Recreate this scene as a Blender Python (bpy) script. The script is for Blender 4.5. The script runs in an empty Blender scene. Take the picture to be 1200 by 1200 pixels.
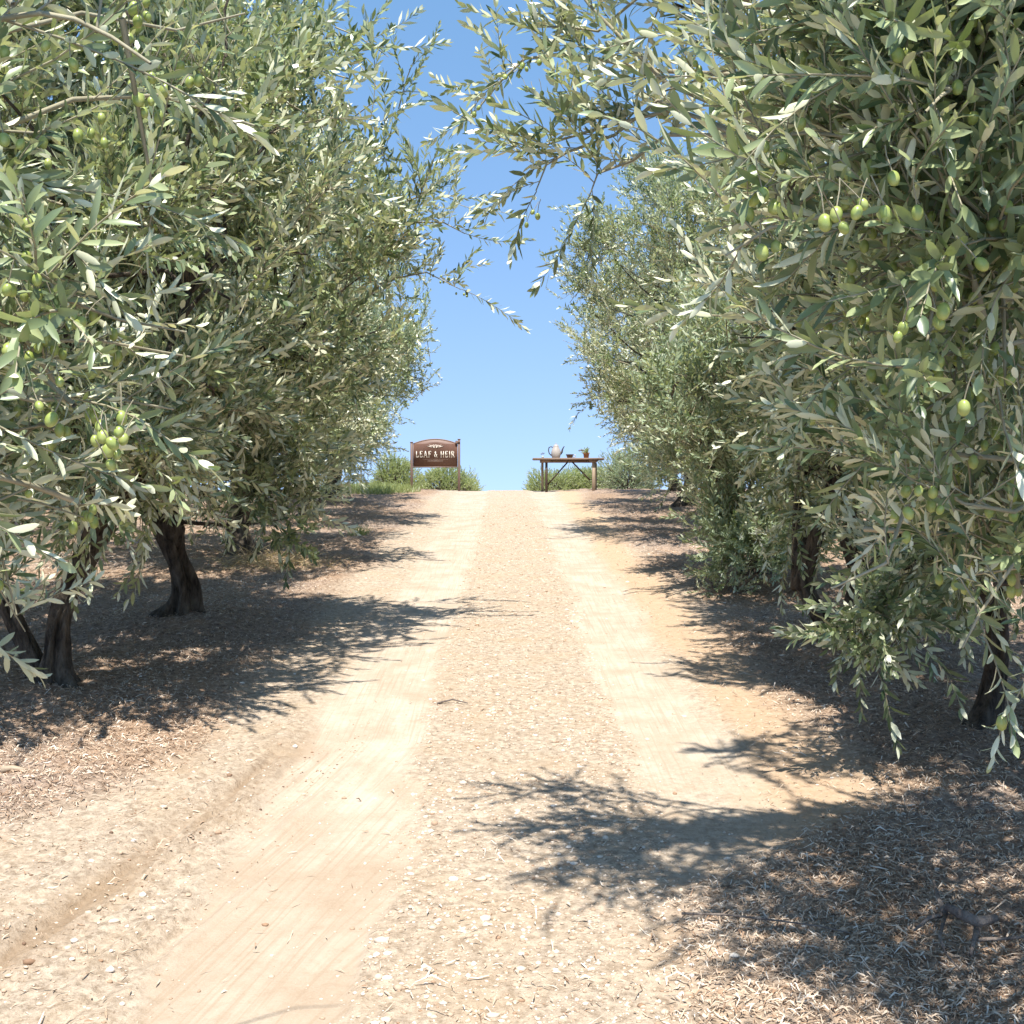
import bpy, math
import numpy as np
from mathutils import Vector

S = bpy.context.scene
COL = S.collection
R = math.radians

# ---------------------------------------------------------------- camera, sky, sun, exposure
EYE = 1.6
cam_d = bpy.data.cameras.new("camera")
cam_d.sensor_width = 36.0
cam_d.lens = 42.0
cam_d.clip_end = 3000
cam = bpy.data.objects.new("camera", cam_d)
COL.objects.link(cam)
cam.location = (0, 0, EYE)
cam.rotation_euler = (R(90) - 23 / 1400, 0, -8 / 1400)
S.camera = cam

SUN_TO = Vector((-0.02, -0.39, 0.92)).normalized()          # direction towards the sun
sun_el = math.asin(SUN_TO.z)
sun_az = math.atan2(SUN_TO.x, SUN_TO.y)                      # clockwise from +Y
w = bpy.data.worlds.new("World")
S.world = w
w.use_nodes = True
nt = w.node_tree
bg = nt.nodes["Background"]
sky = nt.nodes.new("ShaderNodeTexSky")
sky.sky_type = 'NISHITA'
sky.sun_disc = False
sky.sun_elevation = sun_el
sky.sun_rotation = sun_az
sky.altitude = 0
sky.air_density = 1.0
sky.dust_density = 0.0
sky.ozone_density = 2.5
# look the sky up a little above the true horizon, where a clean dry summer sky is still blue
tcw = nt.nodes.new("ShaderNodeTexCoord"); sep = nt.nodes.new("ShaderNodeSeparateXYZ"); cmb = nt.nodes.new("ShaderNodeCombineXYZ")
mz = nt.nodes.new("ShaderNodeMapRange"); mz.inputs[1].default_value = 0.0; mz.inputs[2].default_value = 1.0
mz.inputs[3].default_value = 0.165; mz.inputs[4].default_value = 1.0
nt.links.new(tcw.outputs["Generated"], sep.inputs[0]); nt.links.new(sep.outputs[2], mz.inputs[0])
nt.links.new(sep.outputs[0], cmb.inputs[0]); nt.links.new(sep.outputs[1], cmb.inputs[1]); nt.links.new(mz.outputs[0], cmb.inputs[2])
nt.links.new(cmb.outputs[0], sky.inputs[0])
tint = nt.nodes.new("ShaderNodeMix"); tint.data_type = 'RGBA'; tint.blend_type = 'MULTIPLY'; tint.inputs[0].default_value = 1.0
nt.links.new(sky.outputs[0], tint.inputs[6]); tg_ = nt.nodes.new("ShaderNodeMix"); tg_.data_type = 'RGBA'; tr_ = nt.nodes.new("ShaderNodeMapRange")
tr_.inputs[1].default_value = 0.0; tr_.inputs[2].default_value = 0.38; nt.links.new(sep.outputs[2], tr_.inputs[0]); nt.links.new(tr_.outputs[0], tg_.inputs[0])
tg_.inputs[6].default_value = (0.95, 0.90, 0.95, 1); tg_.inputs[7].default_value = (0.93, 1.09, 1.08, 1)
nt.links.new(tg_.outputs[2], tint.inputs[7])
nt.links.new(tint.outputs[2], bg.inputs[0])
bg.inputs[1].default_value = 0.13
sd = bpy.data.lights.new("sun", 'SUN')
sd.energy = 5.0
sd.angle = R(0.55)
sd.color = (1.0, 0.96, 0.89)
so = bpy.data.objects.new("sun", sd)
so.rotation_euler = SUN_TO.to_track_quat('Z', 'Y').to_euler()
COL.objects.link(so)
S.view_settings.view_transform = 'Standard'
S.view_settings.look = 'None'
S.view_settings.exposure = 0.80
S.view_settings.gamma = 1.0
S.render.engine = 'CYCLES'
S.cycles.max_bounces = 4
S.cycles.diffuse_bounces = 2
S.cycles.transparent_max_bounces = 4

# ---------------------------------------------------------------- noise in numpy
_tab = np.random.RandomState(7).rand(256, 256)
def vnoise(x, y):
    xi = np.floor(x).astype(np.int64); yi = np.floor(y).astype(np.int64)
    fx = x - xi; fy = y - yi
    fx = fx * fx * (3 - 2 * fx); fy = fy * fy * (3 - 2 * fy)
    a = _tab[yi & 255, xi & 255]; b = _tab[yi & 255, (xi + 1) & 255]
    c = _tab[(yi + 1) & 255, xi & 255]; d = _tab[(yi + 1) & 255, (xi + 1) & 255]
    return (a * (1 - fx) + b * fx) * (1 - fy) + (c * (1 - fx) + d * fx) * fy - 0.5
def fbm(x, y, o=4, g=0.5):
    s = 0; a = 1.0
    for i in range(o):
        s = s + a * vnoise(x * 2 ** i + 17.3 * i, y * 2 ** i + 5.1 * i); a *= g
    return s
def sstep(a, b, x):
    t = np.clip((x - a) / (b - a), 0, 1)
    return t * t * (3 - 2 * t)
def band(x, a, b, s):
    return sstep(a - s, a + s, x) * (1 - sstep(b - s, b + s, x))

TREE_SPOTS = []      # filled below before the ground is made
# ---------------------------------------------------------------- material helpers
def new_mat(name):
    m = bpy.data.materials.new(name); m.use_nodes = True
    n = m.node_tree.nodes; l = m.node_tree.links
    return m, n, l, n["Principled BSDF"]
def mixc(n, l, fac, a, b, bt='MIX'):
    x = n.new("ShaderNodeMix"); x.data_type = 'RGBA'; x.blend_type = bt
    for i, v in ((0, fac), (6, a), (7, b)):
        if isinstance(v, bpy.types.NodeSocket): l.new(v, x.inputs[i])
        elif isinstance(v, tuple): x.inputs[i].default_value = (*v, 1)
        else: x.inputs[i].default_value = v
    return x.outputs[2]
def ramp(n, l, src, lo, hi, a=0.0, b=1.0):
    x = n.new("ShaderNodeMapRange"); l.new(src, x.inputs[0])
    x.inputs[1].default_value = lo; x.inputs[2].default_value = hi
    x.inputs[3].default_value = a; x.inputs[4].default_value = b
    return x.outputs[0]
def noise(n, l, vec, scale, detail=4, rough=0.55, out=0):
    x = n.new("ShaderNodeTexNoise"); x.inputs["Scale"].default_value = scale
    x.inputs["Detail"].default_value = detail; x.inputs["Roughness"].default_value = rough
    if vec is not None: l.new(vec, x.inputs["Vector"])
    return x.outputs[out]
def attr(n, name, out="Fac"):
    x = n.new("ShaderNodeAttribute"); x.attribute_name = name
    return x.outputs[out]

def leaf_material(name, top, top2, under, under2, rough=0.42, trans=0.22):
    m, n, l, p = new_mat(name)
    tone = attr(n, "tone")
    geo = n.new("ShaderNodeNewGeometry")
    ct = mixc(n, l, tone, top, top2)
    cu = mixc(n, l, tone, under, under2)
    c = mixc(n, l, geo.outputs["Backfacing"], ct, cu)
    pos = geo.outputs["Position"]
    big = noise(n, l, pos, 1.1, 2)
    c = mixc(n, l, ramp(n, l, big, 0.35, 0.7, 0.0, 0.35), c, mixc(n, l, 1.0, c, (1.22, 1.13, 0.78), 'MULTIPLY'))
    l.new(c, p.inputs["Base Color"])
    p.inputs["Roughness"].default_value = rough
    p.inputs["Specular IOR Level"].default_value = 0.5
    tr = n.new("ShaderNodeBsdfTranslucent")
    l.new(mixc(n, l, 1.0, c, (1.5, 1.7, 0.6), 'MULTIPLY'), tr.inputs[0])
    mx = n.new("ShaderNodeMixShader"); mx.inputs[0].default_value = trans
    l.new(p.outputs[0], mx.inputs[1]); l.new(tr.outputs[0], mx.inputs[2])
    l.new(mx.outputs[0], n["Material Output"].inputs[0])
    return m
M = {}
M['leaf'] = leaf_material("olive_leaf", (0.085, 0.128, 0.060), (0.37, 0.42, 0.225), (0.48, 0.50, 0.36), (0.74, 0.73, 0.57), 0.33, 0.11)
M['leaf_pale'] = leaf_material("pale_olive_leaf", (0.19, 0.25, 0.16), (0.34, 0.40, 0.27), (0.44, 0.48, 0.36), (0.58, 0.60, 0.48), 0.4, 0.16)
M['shrub'] = leaf_material("shrub_leaf", (0.22, 0.26, 0.14), (0.40, 0.43, 0.26), (0.34, 0.38, 0.22), (0.48, 0.50, 0.32), 0.5, .3)
M['grass'] = leaf_material("grass_blade", (0.19, 0.24, 0.09), (0.33, 0.37, 0.17), (0.20, 0.25, 0.10), (0.33, 0.36, 0.17))
M['straw'] = leaf_material("dry_grass", (0.40, 0.30, 0.17), (0.60, 0.48, 0.30), (0.38, 0.28, 0.16), (0.56, 0.45, 0.28), 0.7, 0.1)

def bark_material(name, a, b, sc=14, bump=0.6):
    m, n, l, p = new_mat(name)
    tc = n.new("ShaderNodeTexCoord")
    mp = n.new("ShaderNodeMapping"); mp.inputs["Scale"].default_value = (1, 1, 0.3)
    l.new(tc.outputs["Object"], mp.inputs[0])
    nz = noise(n, l, mp.outputs[0], sc, 8, 0.65)
    n2 = noise(n, l, mp.outputs[0], sc * 4, 5)
    c = mixc(n, l, ramp(n, l, nz, 0.35, 0.65), a, b)
    l.new(c, p.inputs["Base Color"]); p.inputs["Roughness"].default_value = 0.9
    p.inputs["Specular IOR Level"].default_value = 0.2
    bp = n.new("ShaderNodeBump"); bp.inputs["Strength"].default_value = bump; bp.inputs["Distance"].default_value = 0.03
    ad = n.new("ShaderNodeMath"); ad.operation = 'ADD'; l.new(nz, ad.inputs[0]); l.new(n2, ad.inputs[1])
    l.new(ad.outputs[0], bp.inputs["Height"]); l.new(bp.outputs[0], p.inputs["Normal"])
    return m
M['bark'] = bark_material("olive_bark", (0.034, 0.026, 0.020), (0.20, 0.165, 0.125), 18, 1.0)
M['twig'] = bark_material("olive_twig", (0.26, 0.23, 0.15), (0.40, 0.36, 0.25), 20, 0.2)
M['deadwood'] = bark_material("dead_wood", (0.13, 0.10, 0.085), (0.30, 0.25, 0.21), 25)

def simple(name, col, rough=0.6, col2=None, sc=30, stretch=(1, 1, 1), bump=0.0, metal=0.0):
    m, n, l, p = new_mat(name)
    p.inputs["Roughness"].default_value = rough; p.inputs["Metallic"].default_value = metal
    tc = n.new("ShaderNodeTexCoord")
    mp = n.new("ShaderNodeMapping"); mp.inputs["Scale"].default_value = stretch
    l.new(tc.outputs["Object"], mp.inputs[0])
    nz = noise(n, l, mp.outputs[0], sc, 5)
    c2 = col2 or tuple(v * 0.75 for v in col)
    l.new(mixc(n, l, ramp(n, l, nz, 0.3, 0.7), col, c2), p.inputs["Base Color"])
    if bump:
        bp = n.new("ShaderNodeBump"); bp.inputs["Strength"].default_value = bump; bp.inputs["Distance"].default_value = 0.01
        l.new(nz, bp.inputs["Height"]); l.new(bp.outputs[0], p.inputs["Normal"])
    return m
M['olive'] = simple("olive_fruit", (0.24, 0.31, 0.065), 0.33, (0.42, 0.45, 0.14), 45)
M['sign_wood'] = simple("sign_brown_paint", (0.150, 0.076, 0.052), 0.55, (0.175, 0.092, 0.064), 12)
M['sign_post'] = simple("sign_post_brown", (0.155, 0.095, 0.072), 0.6, (0.20, 0.13, 0.10), 14, (1, 1, .2))
M['sign_edge'] = simple("sign_frame_edge", (0.24, 0.16, 0.125), 0.55, None, 14)
M['letter'] = simple("cream_lettering", (0.85, 0.78, 0.66), 0.5, (0.80, 0.73, 0.6))
M['letter_soft'] = simple("soft_cream_paint", (0.66, 0.55, 0.46), 0.5)
M['letter_dim'] = simple("faded_lettering", (0.48, 0.36, 0.29), 0.5)
M['table_top'] = simple("weathered_brown_wood", (0.185, 0.125, 0.09), 0.65, (0.29, 0.21, 0.16), 9, (.4, 8, 8), 0.3)
M['table_dark'] = simple("dark_stained_wood", (0.045, 0.028, 0.022), 0.6, (0.08, 0.05, 0.035), 12)
M['table_pale'] = simple("pale_bare_wood", (0.42, 0.32, 0.22), 0.65, (0.34, 0.26, 0.18), 12, (3, 3, .4), 0.2)
M['enamel'] = simple("grey_white_enamel", (0.40, 0.355, 0.32), 0.35, (0.50, 0.45, 0.41), 5)
M['dark_metal'] = simple("dark_handle", (0.07, 0.065, 0.07), 0.4)
M['terracotta'] = simple("terracotta", (0.30, 0.13, 0.06), 0.75, (0.40, 0.18, 0.09), 20)
M['brown_glaze'] = simple("brown_glaze", (0.11, 0.06, 0.045), 0.35, (0.17, 0.10, 0.07), 14)
M['cream_glaze'] = simple("cream_glaze", (0.6, 0.52, 0.42), 0.35)
M['glass'] = simple("cloudy_glass", (0.55, 0.6, 0.58), 0.1)

# ---------------------------------------------------------------- mesh helpers
def mesh_from(name, V, F, mats, midx=None, tone=None, smooth=True, parent=None, loc=None):
    """V (n,3); F either (m,4) quads or a list of arrays of quads/tris"""
    me = bpy.data.meshes.new(name)
    V = np.ascontiguousarray(V, dtype=np.float32)
    Fs = F if isinstance(F, list) else [F]
    Fs = [np.asarray(f, dtype=np.int32) for f in Fs if len(f)]
    nv = len(V); nl = sum(f.size for f in Fs); nf = sum(len(f) for f in Fs)
    me.vertices.add(nv); me.vertices.foreach_set("co", V.ravel())
    me.loops.add(nl); me.loops.foreach_set("vertex_index", np.concatenate([f.ravel() for f in Fs]))
    me.polygons.add(nf)
    tot = np.concatenate([np.full(len(f), f.shape[1], np.int32) for f in Fs])
    st = np.concatenate([[0], np.cumsum(tot)[:-1]]).astype(np.int32)
    me.polygons.foreach_set("loop_start", st)
    try: me.polygons.foreach_set("loop_total", tot)
    except Exception: pass
    for m in mats: me.materials.append(m)
    if midx is not None: me.polygons.foreach_set("material_index", np.asarray(midx, np.int32))
    if smooth: me.polygons.foreach_set("use_smooth", np.ones(nf, bool))
    if tone is not None:
        a = me.attributes.new("tone", 'FLOAT', 'POINT'); a.data.foreach_set("value", np.asarray(tone, np.float32))
    me.update(calc_edges=True)
    o = bpy.data.objects.new(name, me); COL.objects.link(o)
    if parent is not None: o.parent = parent
    if loc is not None: o.location = loc
    return o

class MB:
    """collects pieces into one mesh"""
    def __init__(s): s.V = []; s.Q = []; s.T = []; s.MQ = []; s.MT = []; s.tone = []; s.n = 0
    def add(s, V, Q, mi=0, T=None, tone=None):
        V = np.asarray(V, float)
        s.V.append(V)
        if Q is not None and len(Q):
            s.Q.append(np.asarray(Q) + s.n); s.MQ.append(np.full(len(Q), mi) if np.isscalar(mi) else mi)
        if T is not None and len(T): s.T.append(np.asarray(T) + s.n); s.MT.append(np.full(len(T), mi if np.isscalar(mi) else 0))
        s.tone.append(np.full(len(V), 0.5) if tone is None else tone)
        s.n += len(V)
    def tube(s, pts, rad, sides=6, mi=0, wob=0, seed=0, cap=True, tone=None, groove=0.0):
        P = np.asarray(pts, float); n = len(P); rad = np.broadcast_to(np.asarray(rad, float), (n,))
        T = np.gradient(P, axis=0); T /= np.linalg.norm(T, axis=1)[:, None] + 1e-9
        ref = np.array([0, 0, 1.0]) if abs(T[0][2]) < 0.9 else np.array([1.0, 0, 0])
        U = np.zeros_like(P); u = np.cross(T[0], ref); u /= np.linalg.norm(u)
        for i in range(n):
            u = u - T[i] * (u @ T[i]); u /= np.linalg.norm(u) + 1e-9; U[i] = u
        W = np.cross(T, U)
        a = np.arange(sides) * 2 * np.pi / sides
        rr = rad[:, None] * np.ones((n, sides))
        if wob:
            L = np.cumsum(np.r_[0, np.linalg.norm(np.diff(P, axis=0), axis=1)])
            rr = rr * (1 + wob * 2 * fbm(np.cos(a)[None] * 1.3 + seed + 40, np.sin(a)[None] * 1.3 + L[:, None] * 2.0 + 40, 3))
            if groove:
                rr = rr * (1 - groove * (0.5 + 0.5 * np.sin(a * 5 + L[:, None] * 2.2 + seed)) ** 2 * (0.5 + vnoise(a[None] * 2 + seed, L[:, None] * 3 + seed + 9)))
        V = P[:, None] + rr[..., None] * (np.cos(a)[None, :, None] * U[:, None] + np.sin(a)[None, :, None] * W[:, None])
        V = V.reshape(-1, 3)
        i = np.arange(n - 1)[:, None] * sides; j = np.arange(sides)[None]; k = (j + 1) % sides
        Q = np.stack([i + j, i + k, i + sides + k, i + sides + j], -1).reshape(-1, 4)
        Tt = None
        if cap:
            V = np.vstack([V, P[0], P[-1]]); c0 = n * sides
            jj = np.arange(sides); kk = (jj + 1) % sides
            Tt = np.vstack([np.stack([np.full(sides, c0), kk, jj], -1), np.stack([np.full(sides, c0 + 1), (n - 1) * sides + jj, (n - 1) * sides + kk], -1)])
        s.add(V, Q, mi, Tt)
    def box(s, c, size, mi=0, rot=None, bev=0.0):
        hx, hy, hz = np.array(size) / 2
        if bev <= 0:
            V = np.array([[x, y, z] for z in (-hz, hz) for y in (-hy, hy) for x in (-hx, hx)])
            Q = [[0, 2, 3, 1], [4, 5, 7, 6], [0, 1, 5, 4], [2, 6, 7, 3], [0, 4, 6, 2], [1, 3, 7, 5]]
        else:   # chamfered along the long edges of z-layers
            b = bev; V = []
            for z, k in ((-hz, b), (-hz + b, 0), (hz - b, 0), (hz, b)):
                for x, y in ((-1, -1), (1, -1), (1, 1), (-1, 1)):
                    if k: V.append((x * (hx - k), y * (hy - k), z))
                    else: V.append((x * hx, y * hy, z))
            V = np.array(V, float); Q = [[3, 2, 1, 0], [12, 13, 14, 15]]
            for r in range(3):
                for j in range(4):
                    k2 = (j + 1) % 4; Q.append([r * 4 + j, r * 4 + k2, r * 4 + 4 + k2, r * 4 + 4 + j])
        if rot is not None: V = V @ np.asarray(rot).T
        s.add(V + np.array(c), Q, mi)
    def lathe(s, prof, seg=24, mi=0, c=(0, 0, 0)):
        prof = np.asarray(prof, float); n = len(prof); a = np.arange(seg) * 2 * np.pi / seg
        V = np.stack([prof[:, 0, None] * np.cos(a), prof[:, 0, None] * np.sin(a), np.repeat(prof[:, 1, None], seg, 1)], -1).reshape(-1, 3) + np.array(c)
        i = np.arange(n - 1)[:, None] * seg; j = np.arange(seg)[None]; k = (j + 1) % seg
        s.add(V, np.stack([i + j, i + k, i + seg + k, i + seg + j], -1).reshape(-1, 4), mi)
    def prism(s, poly, z0, z1, mi=0, M3=None):
        """polygon in (x,z) extruded along y z0->z1; convex or fan-able from centroid"""
        P = np.asarray(poly, float); n = len(P); c = P.mean(0)
        f = lambda y: np.stack([P[:, 0], np.full(n, y), P[:, 1]], -1)
        V = np.vstack([f(z0), f(z1), [[c[0], z0, c[1]], [c[0], z1, c[1]]]])
        j = np.arange(n); k = (j + 1) % n
        Q = np.stack([j, k, n + k, n + j], -1)
        T = np.vstack([np.stack([np.full(n, 2 * n), k, j], -1), np.stack([np.full(n, 2 * n + 1), n + j, n + k], -1)])
        if M3 is not None: V = V @ np.asarray(M3).T
        s.add(V, Q, mi, T)
    def build(s, name, mats, parent=None, smooth=False, loc=None):
        F = []; mi = []
        if s.Q: F.append(np.vstack(s.Q)); mi.append(np.concatenate(s.MQ))
        if s.T: F.append(np.vstack(s.T)); mi.append(np.concatenate(s.MT))
        return mesh_from(name, np.vstack(s.V), F, mats if isinstance(mats, list) else [mats], np.concatenate(mi), np.concatenate(s.tone), smooth, parent, loc)

def tag(o, label=None, cat=None, group=None, kind=None):
    if label: o['label'] = label
    if cat: o['category'] = cat
    if group: o['group'] = group
    if kind: o['kind'] = kind
    return o
def empty(name, loc, rz=0.0):
    o = bpy.data.objects.new(name, None); COL.objects.link(o)
    o.location = loc; o.rotation_euler = (0, 0, rz); o.empty_display_size = 0.3
    return o

# ---------------------------------------------------------------- ground shape
LEFT = [(-2.35, 1.3), (-2.62, 6.9), (-2.50, 9.15), (-3.0, 13.6), (-3.05, 18.8), (-3.3, 23.2)]
RIGHT = [(2.35, 3.7), (2.42, 5.9), (2.35, 8.1), (2.48, 11.7), (2.95, 16.3), (3.2, 21.0), (3.6, 25.5)]
def profile(y):
    z = 0.06 * np.minimum(y, 26)
    t = np.clip(y - 26, 0, 9)
    z = z + 0.06 * t - 0.01 * t * t
    return z + np.where(y > 35, -0.12 * (y - 35), 0)
def lane_shift(y): return 0.17 * np.clip(6.0 - y, 0, 5) ** 1.15
def zones(x, y):
    wx = x + 0.10 * fbm(x * 0.0 + 3, y * 0.35, 3) + 0.03 * fbm(x * 2, y * 2, 2)
    e = 0.05 + 0.0 * x
    wob = .08 * fbm(x * 3 + 7, y * 1.2, 4) + .07 * fbm(x * 13 + 7, y * 5, 3)
    ltrack = sstep(-1.10 - .12 * sstep(14, 26, y) , -.93, wx + wob) * (1 - sstep(-.46, -.34, wx - wob))
    rtrack = sstep(.52, .66, wx + wob) * (1 - sstep(1.0, 1.22, wx - wob)) * (.35 + .65 * sstep(4.6, 6.0, y))
    veer = sstep(7.0, 5.2, y)                                    # a second wheel mark drifting out to the left near the camera
    cx = -1.02 - 0.17 * np.clip(6.0 - y, 0, 5) ** 1.15
    rut = np.exp(-((x - cx) / 0.10) ** 2) * veer * (.85 + .8 * fbm(x * 18, y * 1.5, 3)).clip(.3, 1.2)
    verge = np.maximum(sstep(-1.35, -1.75, x + 0.25 * fbm(x * .9, y * .9, 3) + 0.36*np.clip(5.7-y,0,3)), sstep(1.45, 1.85, x + 1.1 * sstep(5.2, 3.9, y) + 0.25 * fbm(x * .9 + 9, y * .9, 3)))
    orange = band(x + 0.2 * fbm(x + 4, y * .8, 2), 1.12, 1.62, 0.14)
    return ltrack, rtrack, rut, verge, orange
def height(x, y, fine=False):
    x = np.asarray(x, float); y = np.asarray(y, float)
    z = profile(y) + 0.0 * x
    z = z + 0.16 * sstep(4, 14, np.abs(x)) * fbm(x * .15, y * .15, 3)
    lt, rt, rut, vg, og = zones(x, y)
    z = z - 0.018 * lt - 0.02 * rt - 0.018 * rut
    cx = -1.02 - 0.17 * np.clip(6.0 - y, 0, 5) ** 1.15
    z = z + 0.012 * np.exp(-((x - cx + .14) / 0.06) ** 2) * sstep(7, 5.2, y)
    z = z + 0.02 * vg + 0.035 * vg * fbm(x * 1.3, y * 1.3, 3)
    for tx, ty in LEFT + RIGHT:
        z = z + 0.09 * np.exp(-((x - tx) ** 2 + (y - ty) ** 2) / 0.45)
    if fine:
        rough = np.clip(0.62 + vg * 0.75 - 0.56 * lt - 0.56 * rt, 0.05, 1.4)
        xa, ya = .8 * x + .6 * y, -.6 * x + .8 * y; xb, yb = .34 * x - .94 * y, .94 * x + .34 * y
        z = z + rough * 0.012 * fbm(xa * 9, ya * 9, 3) + rough * 0.009 * fbm(xb * 37, yb * 37, 2) + .003 * fbm(xa * 5, ya * 5, 3)
        su = x + lane_shift(y) * sstep(.2, -.6, x)
        wheel = band(su, -1.35, -.5, .1) * sstep(6.6, 5.4, y)
        z = z + (0.030 * wheel + .004 * (lt + rt)) * fbm(su * 17, y * .8, 3)
        z = z + .010 * wheel * fbm(su * 45 + 3, y * 1.1, 2)
        z = z + 0.008 * band(su, -1.0, -.86, .02) * np.sin(y * 130 + 6 * vnoise(su * 9, y)) * sstep(5.6, 4.8, y)
        z = z + vg * .022 * fbm(x * 5 + 3, y * 5, 2)
    return z
def G(x, y): return float(height(np.array([x]), np.array([y]))[0])

# ground material shared by the open ground and the road sheet
def ground_material():
    m, n, l, p = new_mat("sandy_earth")
    geo = n.new("ShaderNodeNewGeometry"); pos = geo.outputs["Position"]
    n1 = noise(n, l, pos, 3.0, 6, 0.6); n2 = noise(n, l, pos, 26, 6, 0.7); n3 = noise(n, l, pos, 120, 4, 0.7)
    n0 = noise(n, l, pos, 0.7, 3, 0.5)
    sx = n.new("ShaderNodeSeparateXYZ"); l.new(pos, sx.inputs[0]); cb = n.new("ShaderNodeCombineXYZ")
    l.new(attr(n, "lane"), cb.inputs[0]); l.new(sx.outputs[1], cb.inputs[1])
    mp = n.new("ShaderNodeMapping"); mp.inputs["Scale"].default_value = (34, 1.5, 1); l.new(cb.outputs[0], mp.inputs[0])
    streak = noise(n, l, mp.outputs[0], 1.0, 9, 0.68)
    sand = mixc(n, l, ramp(n, l, streak, .40, .60), (0.43, 0.355, 0.275), (0.51, 0.43, 0.34))
    sand = mixc(n, l, ramp(n, l, n1, .4, .7), sand, (0.37, 0.28, 0.20))
    sand = mixc(n, l, ramp(n, l, n2, .5, .36, 0, .35), sand, (0.33, 0.25, 0.175))
    sand = mixc(n, l, ramp(n, l, n3, .45, .7, 0, .5), sand, (0.50, 0.42, 0.335))
    mp2 = n.new("ShaderNodeMapping"); mp2.inputs["Scale"].default_value = (75, 1.0, 1); l.new(cb.outputs[0], mp2.inputs[0])
    fine_ = noise(n, l, mp2.outputs[0], 1.0, 3, 0.5)
    sand = mixc(n, l, ramp(n, l, fine_, .56, .63, 0, .4), sand, (0.33, 0.245, 0.17))
    grav = mixc(n, l, ramp(n, l, n2, .36, .62), (0.275, 0.21, 0.15), (0.56, 0.455, 0.345))
    grav = mixc(n, l, ramp(n, l, n3, .55, .75, 0, .5), grav, (0.66, 0.57, 0.46))
    grav = mixc(n, l, ramp(n, l, n3, .42, .30, 0, .7), grav, (0.22, 0.15, 0.10))
    n4 = noise(n, l, pos, 58, 2, 0.5); grav = mixc(n, l, ramp(n, l, n4, .37, .30, 0, .75), grav, (0.20, 0.14, 0.095))  # dark specks: shade of pits between pebbles, painted into the gravel colour
    grav = mixc(n, l, ramp(n, l, n1, .45, .75, 0, .5), grav, (0.43, 0.31, 0.195))
    orange = mixc(n, l, ramp(n, l, n2, .3, .7), (0.42, 0.29, 0.18), (0.53, 0.39, 0.27))
    mul = mixc(n, l, ramp(n, l, n2, .35, .65), (0.15, 0.092, 0.058), (0.44, 0.31, 0.215))
    mul = mixc(n, l, ramp(n, l, n0, .45, .62), mul, mixc(n, l, ramp(n, l, n2, .35, .65), (0.16, 0.115, 0.09), (0.46, 0.35, 0.275)))
    mul = mixc(n, l, ramp(n, l, n1, .55, .7, 0, .6), mul, (0.48, 0.31, 0.19))
    c = mixc(n, l, attr(n, "orange"), grav, orange)
    c = mixc(n, l, attr(n, "mulch"), c, mul)
    c = mixc(n, l, attr(n, "track"), c, sand)
    c = mixc(n, l, ramp(n, l, attr(n, "rut"), 0, 1, 0, .75), c, (0.29, 0.20, 0.125))
    l.new(c, p.inputs["Base Color"]); p.inputs["Roughness"].default_value = 0.95
    p.inputs["Specular IOR Level"].default_value = 0.15
    h = n.new("ShaderNodeMath"); h.operation = 'ADD'; l.new(n2, h.inputs[0])
    hm = n.new("ShaderNodeMath"); hm.operation = 'MULTIPLY'; hm.inputs[1].default_value = .4; l.new(n3, hm.inputs[0]); l.new(hm.outputs[0], h.inputs[1])
    bp = n.new("ShaderNodeBump"); bp.inputs["Distance"].default_value = 0.02
    inv = ramp(n, l, attr(n, "track"), 0, 1, 0.8, 0.35); l.new(inv, bp.inputs["Strength"])
    l.new(h.outputs[0], bp.inputs["Height"]); l.new(bp.outputs[0], p.inputs["Normal"])
    return m
M['ground'] = ground_material()

def sheet(name, xs, ys):
    X, Y = np.meshgrid(xs, ys)
    Z = height(X, Y, True)
    V = np.stack([X, Y, Z], -1).reshape(-1, 3)
    nx = len(xs); ny = len(ys)
    i = np.arange(ny - 1)[:, None] * nx; j = np.arange(nx - 1)[None]
    Q = np.stack([i + j, i + j + 1, i + nx + j + 1, i + nx + j], -1).reshape(-1, 4)
    o = mesh_from(name, V, Q, [M['ground']])
    lt, rt, rut, vg, og = zones(V[:, 0], V[:, 1])
    far = sstep(60, 90, V[:, 1])
    for k, a in (("track", np.maximum(lt, rt)), ("mulch", vg * 0.9), ("orange", og), ("rut", np.clip(rut + .42 * lt * sstep(5.0, 4.0, V[:, 1] + .8 * fbm(V[:, 0] * 1.5, V[:, 1] * 1.2, 3)), 0, 1)), ("lane", V[:, 0] + lane_shift(V[:, 1]) * sstep(.2, -.6, V[:, 0]))):
        at = o.data.attributes.new(k, 'FLOAT', 'POINT'); at.data.foreach_set("value", a.astype(np.float32))
    o['kind'] = 'structure'
    return o
ysl = [-3.0]
while ysl[-1] < 40: ysl.append(ysl[-1] + (0.2 if ysl[-1] < 2.6 else max(0.012, 0.0018 * ysl[-1] ** 1.55)))
ysl += list(40 + np.geomspace(0.5, 1200, 26))
ys = np.array(ysl)
EDGE = 1.62
xr = np.arange(-EDGE, EDGE + 1e-6, EDGE / 120)
xo = np.concatenate([EDGE + np.arange(0, 2.6, 0.0165), EDGE + 2.6 + np.geomspace(0.05, 1200, 46)])
sheet("dirt_road", xr, ys)
left_side = sheet("ground", -xo[::-1], ys)
right_side = sheet("ground", xo, ys)
# join both sides into the one ground object
def join_ground():
    a, b = left_side, right_side
    import bmesh
    bm = bmesh.new(); bm.from_mesh(a.data); bm.from_mesh(b.data); bm.to_mesh(a.data); bm.free()
    bpy.data.objects.remove(b)
join_ground()

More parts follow.
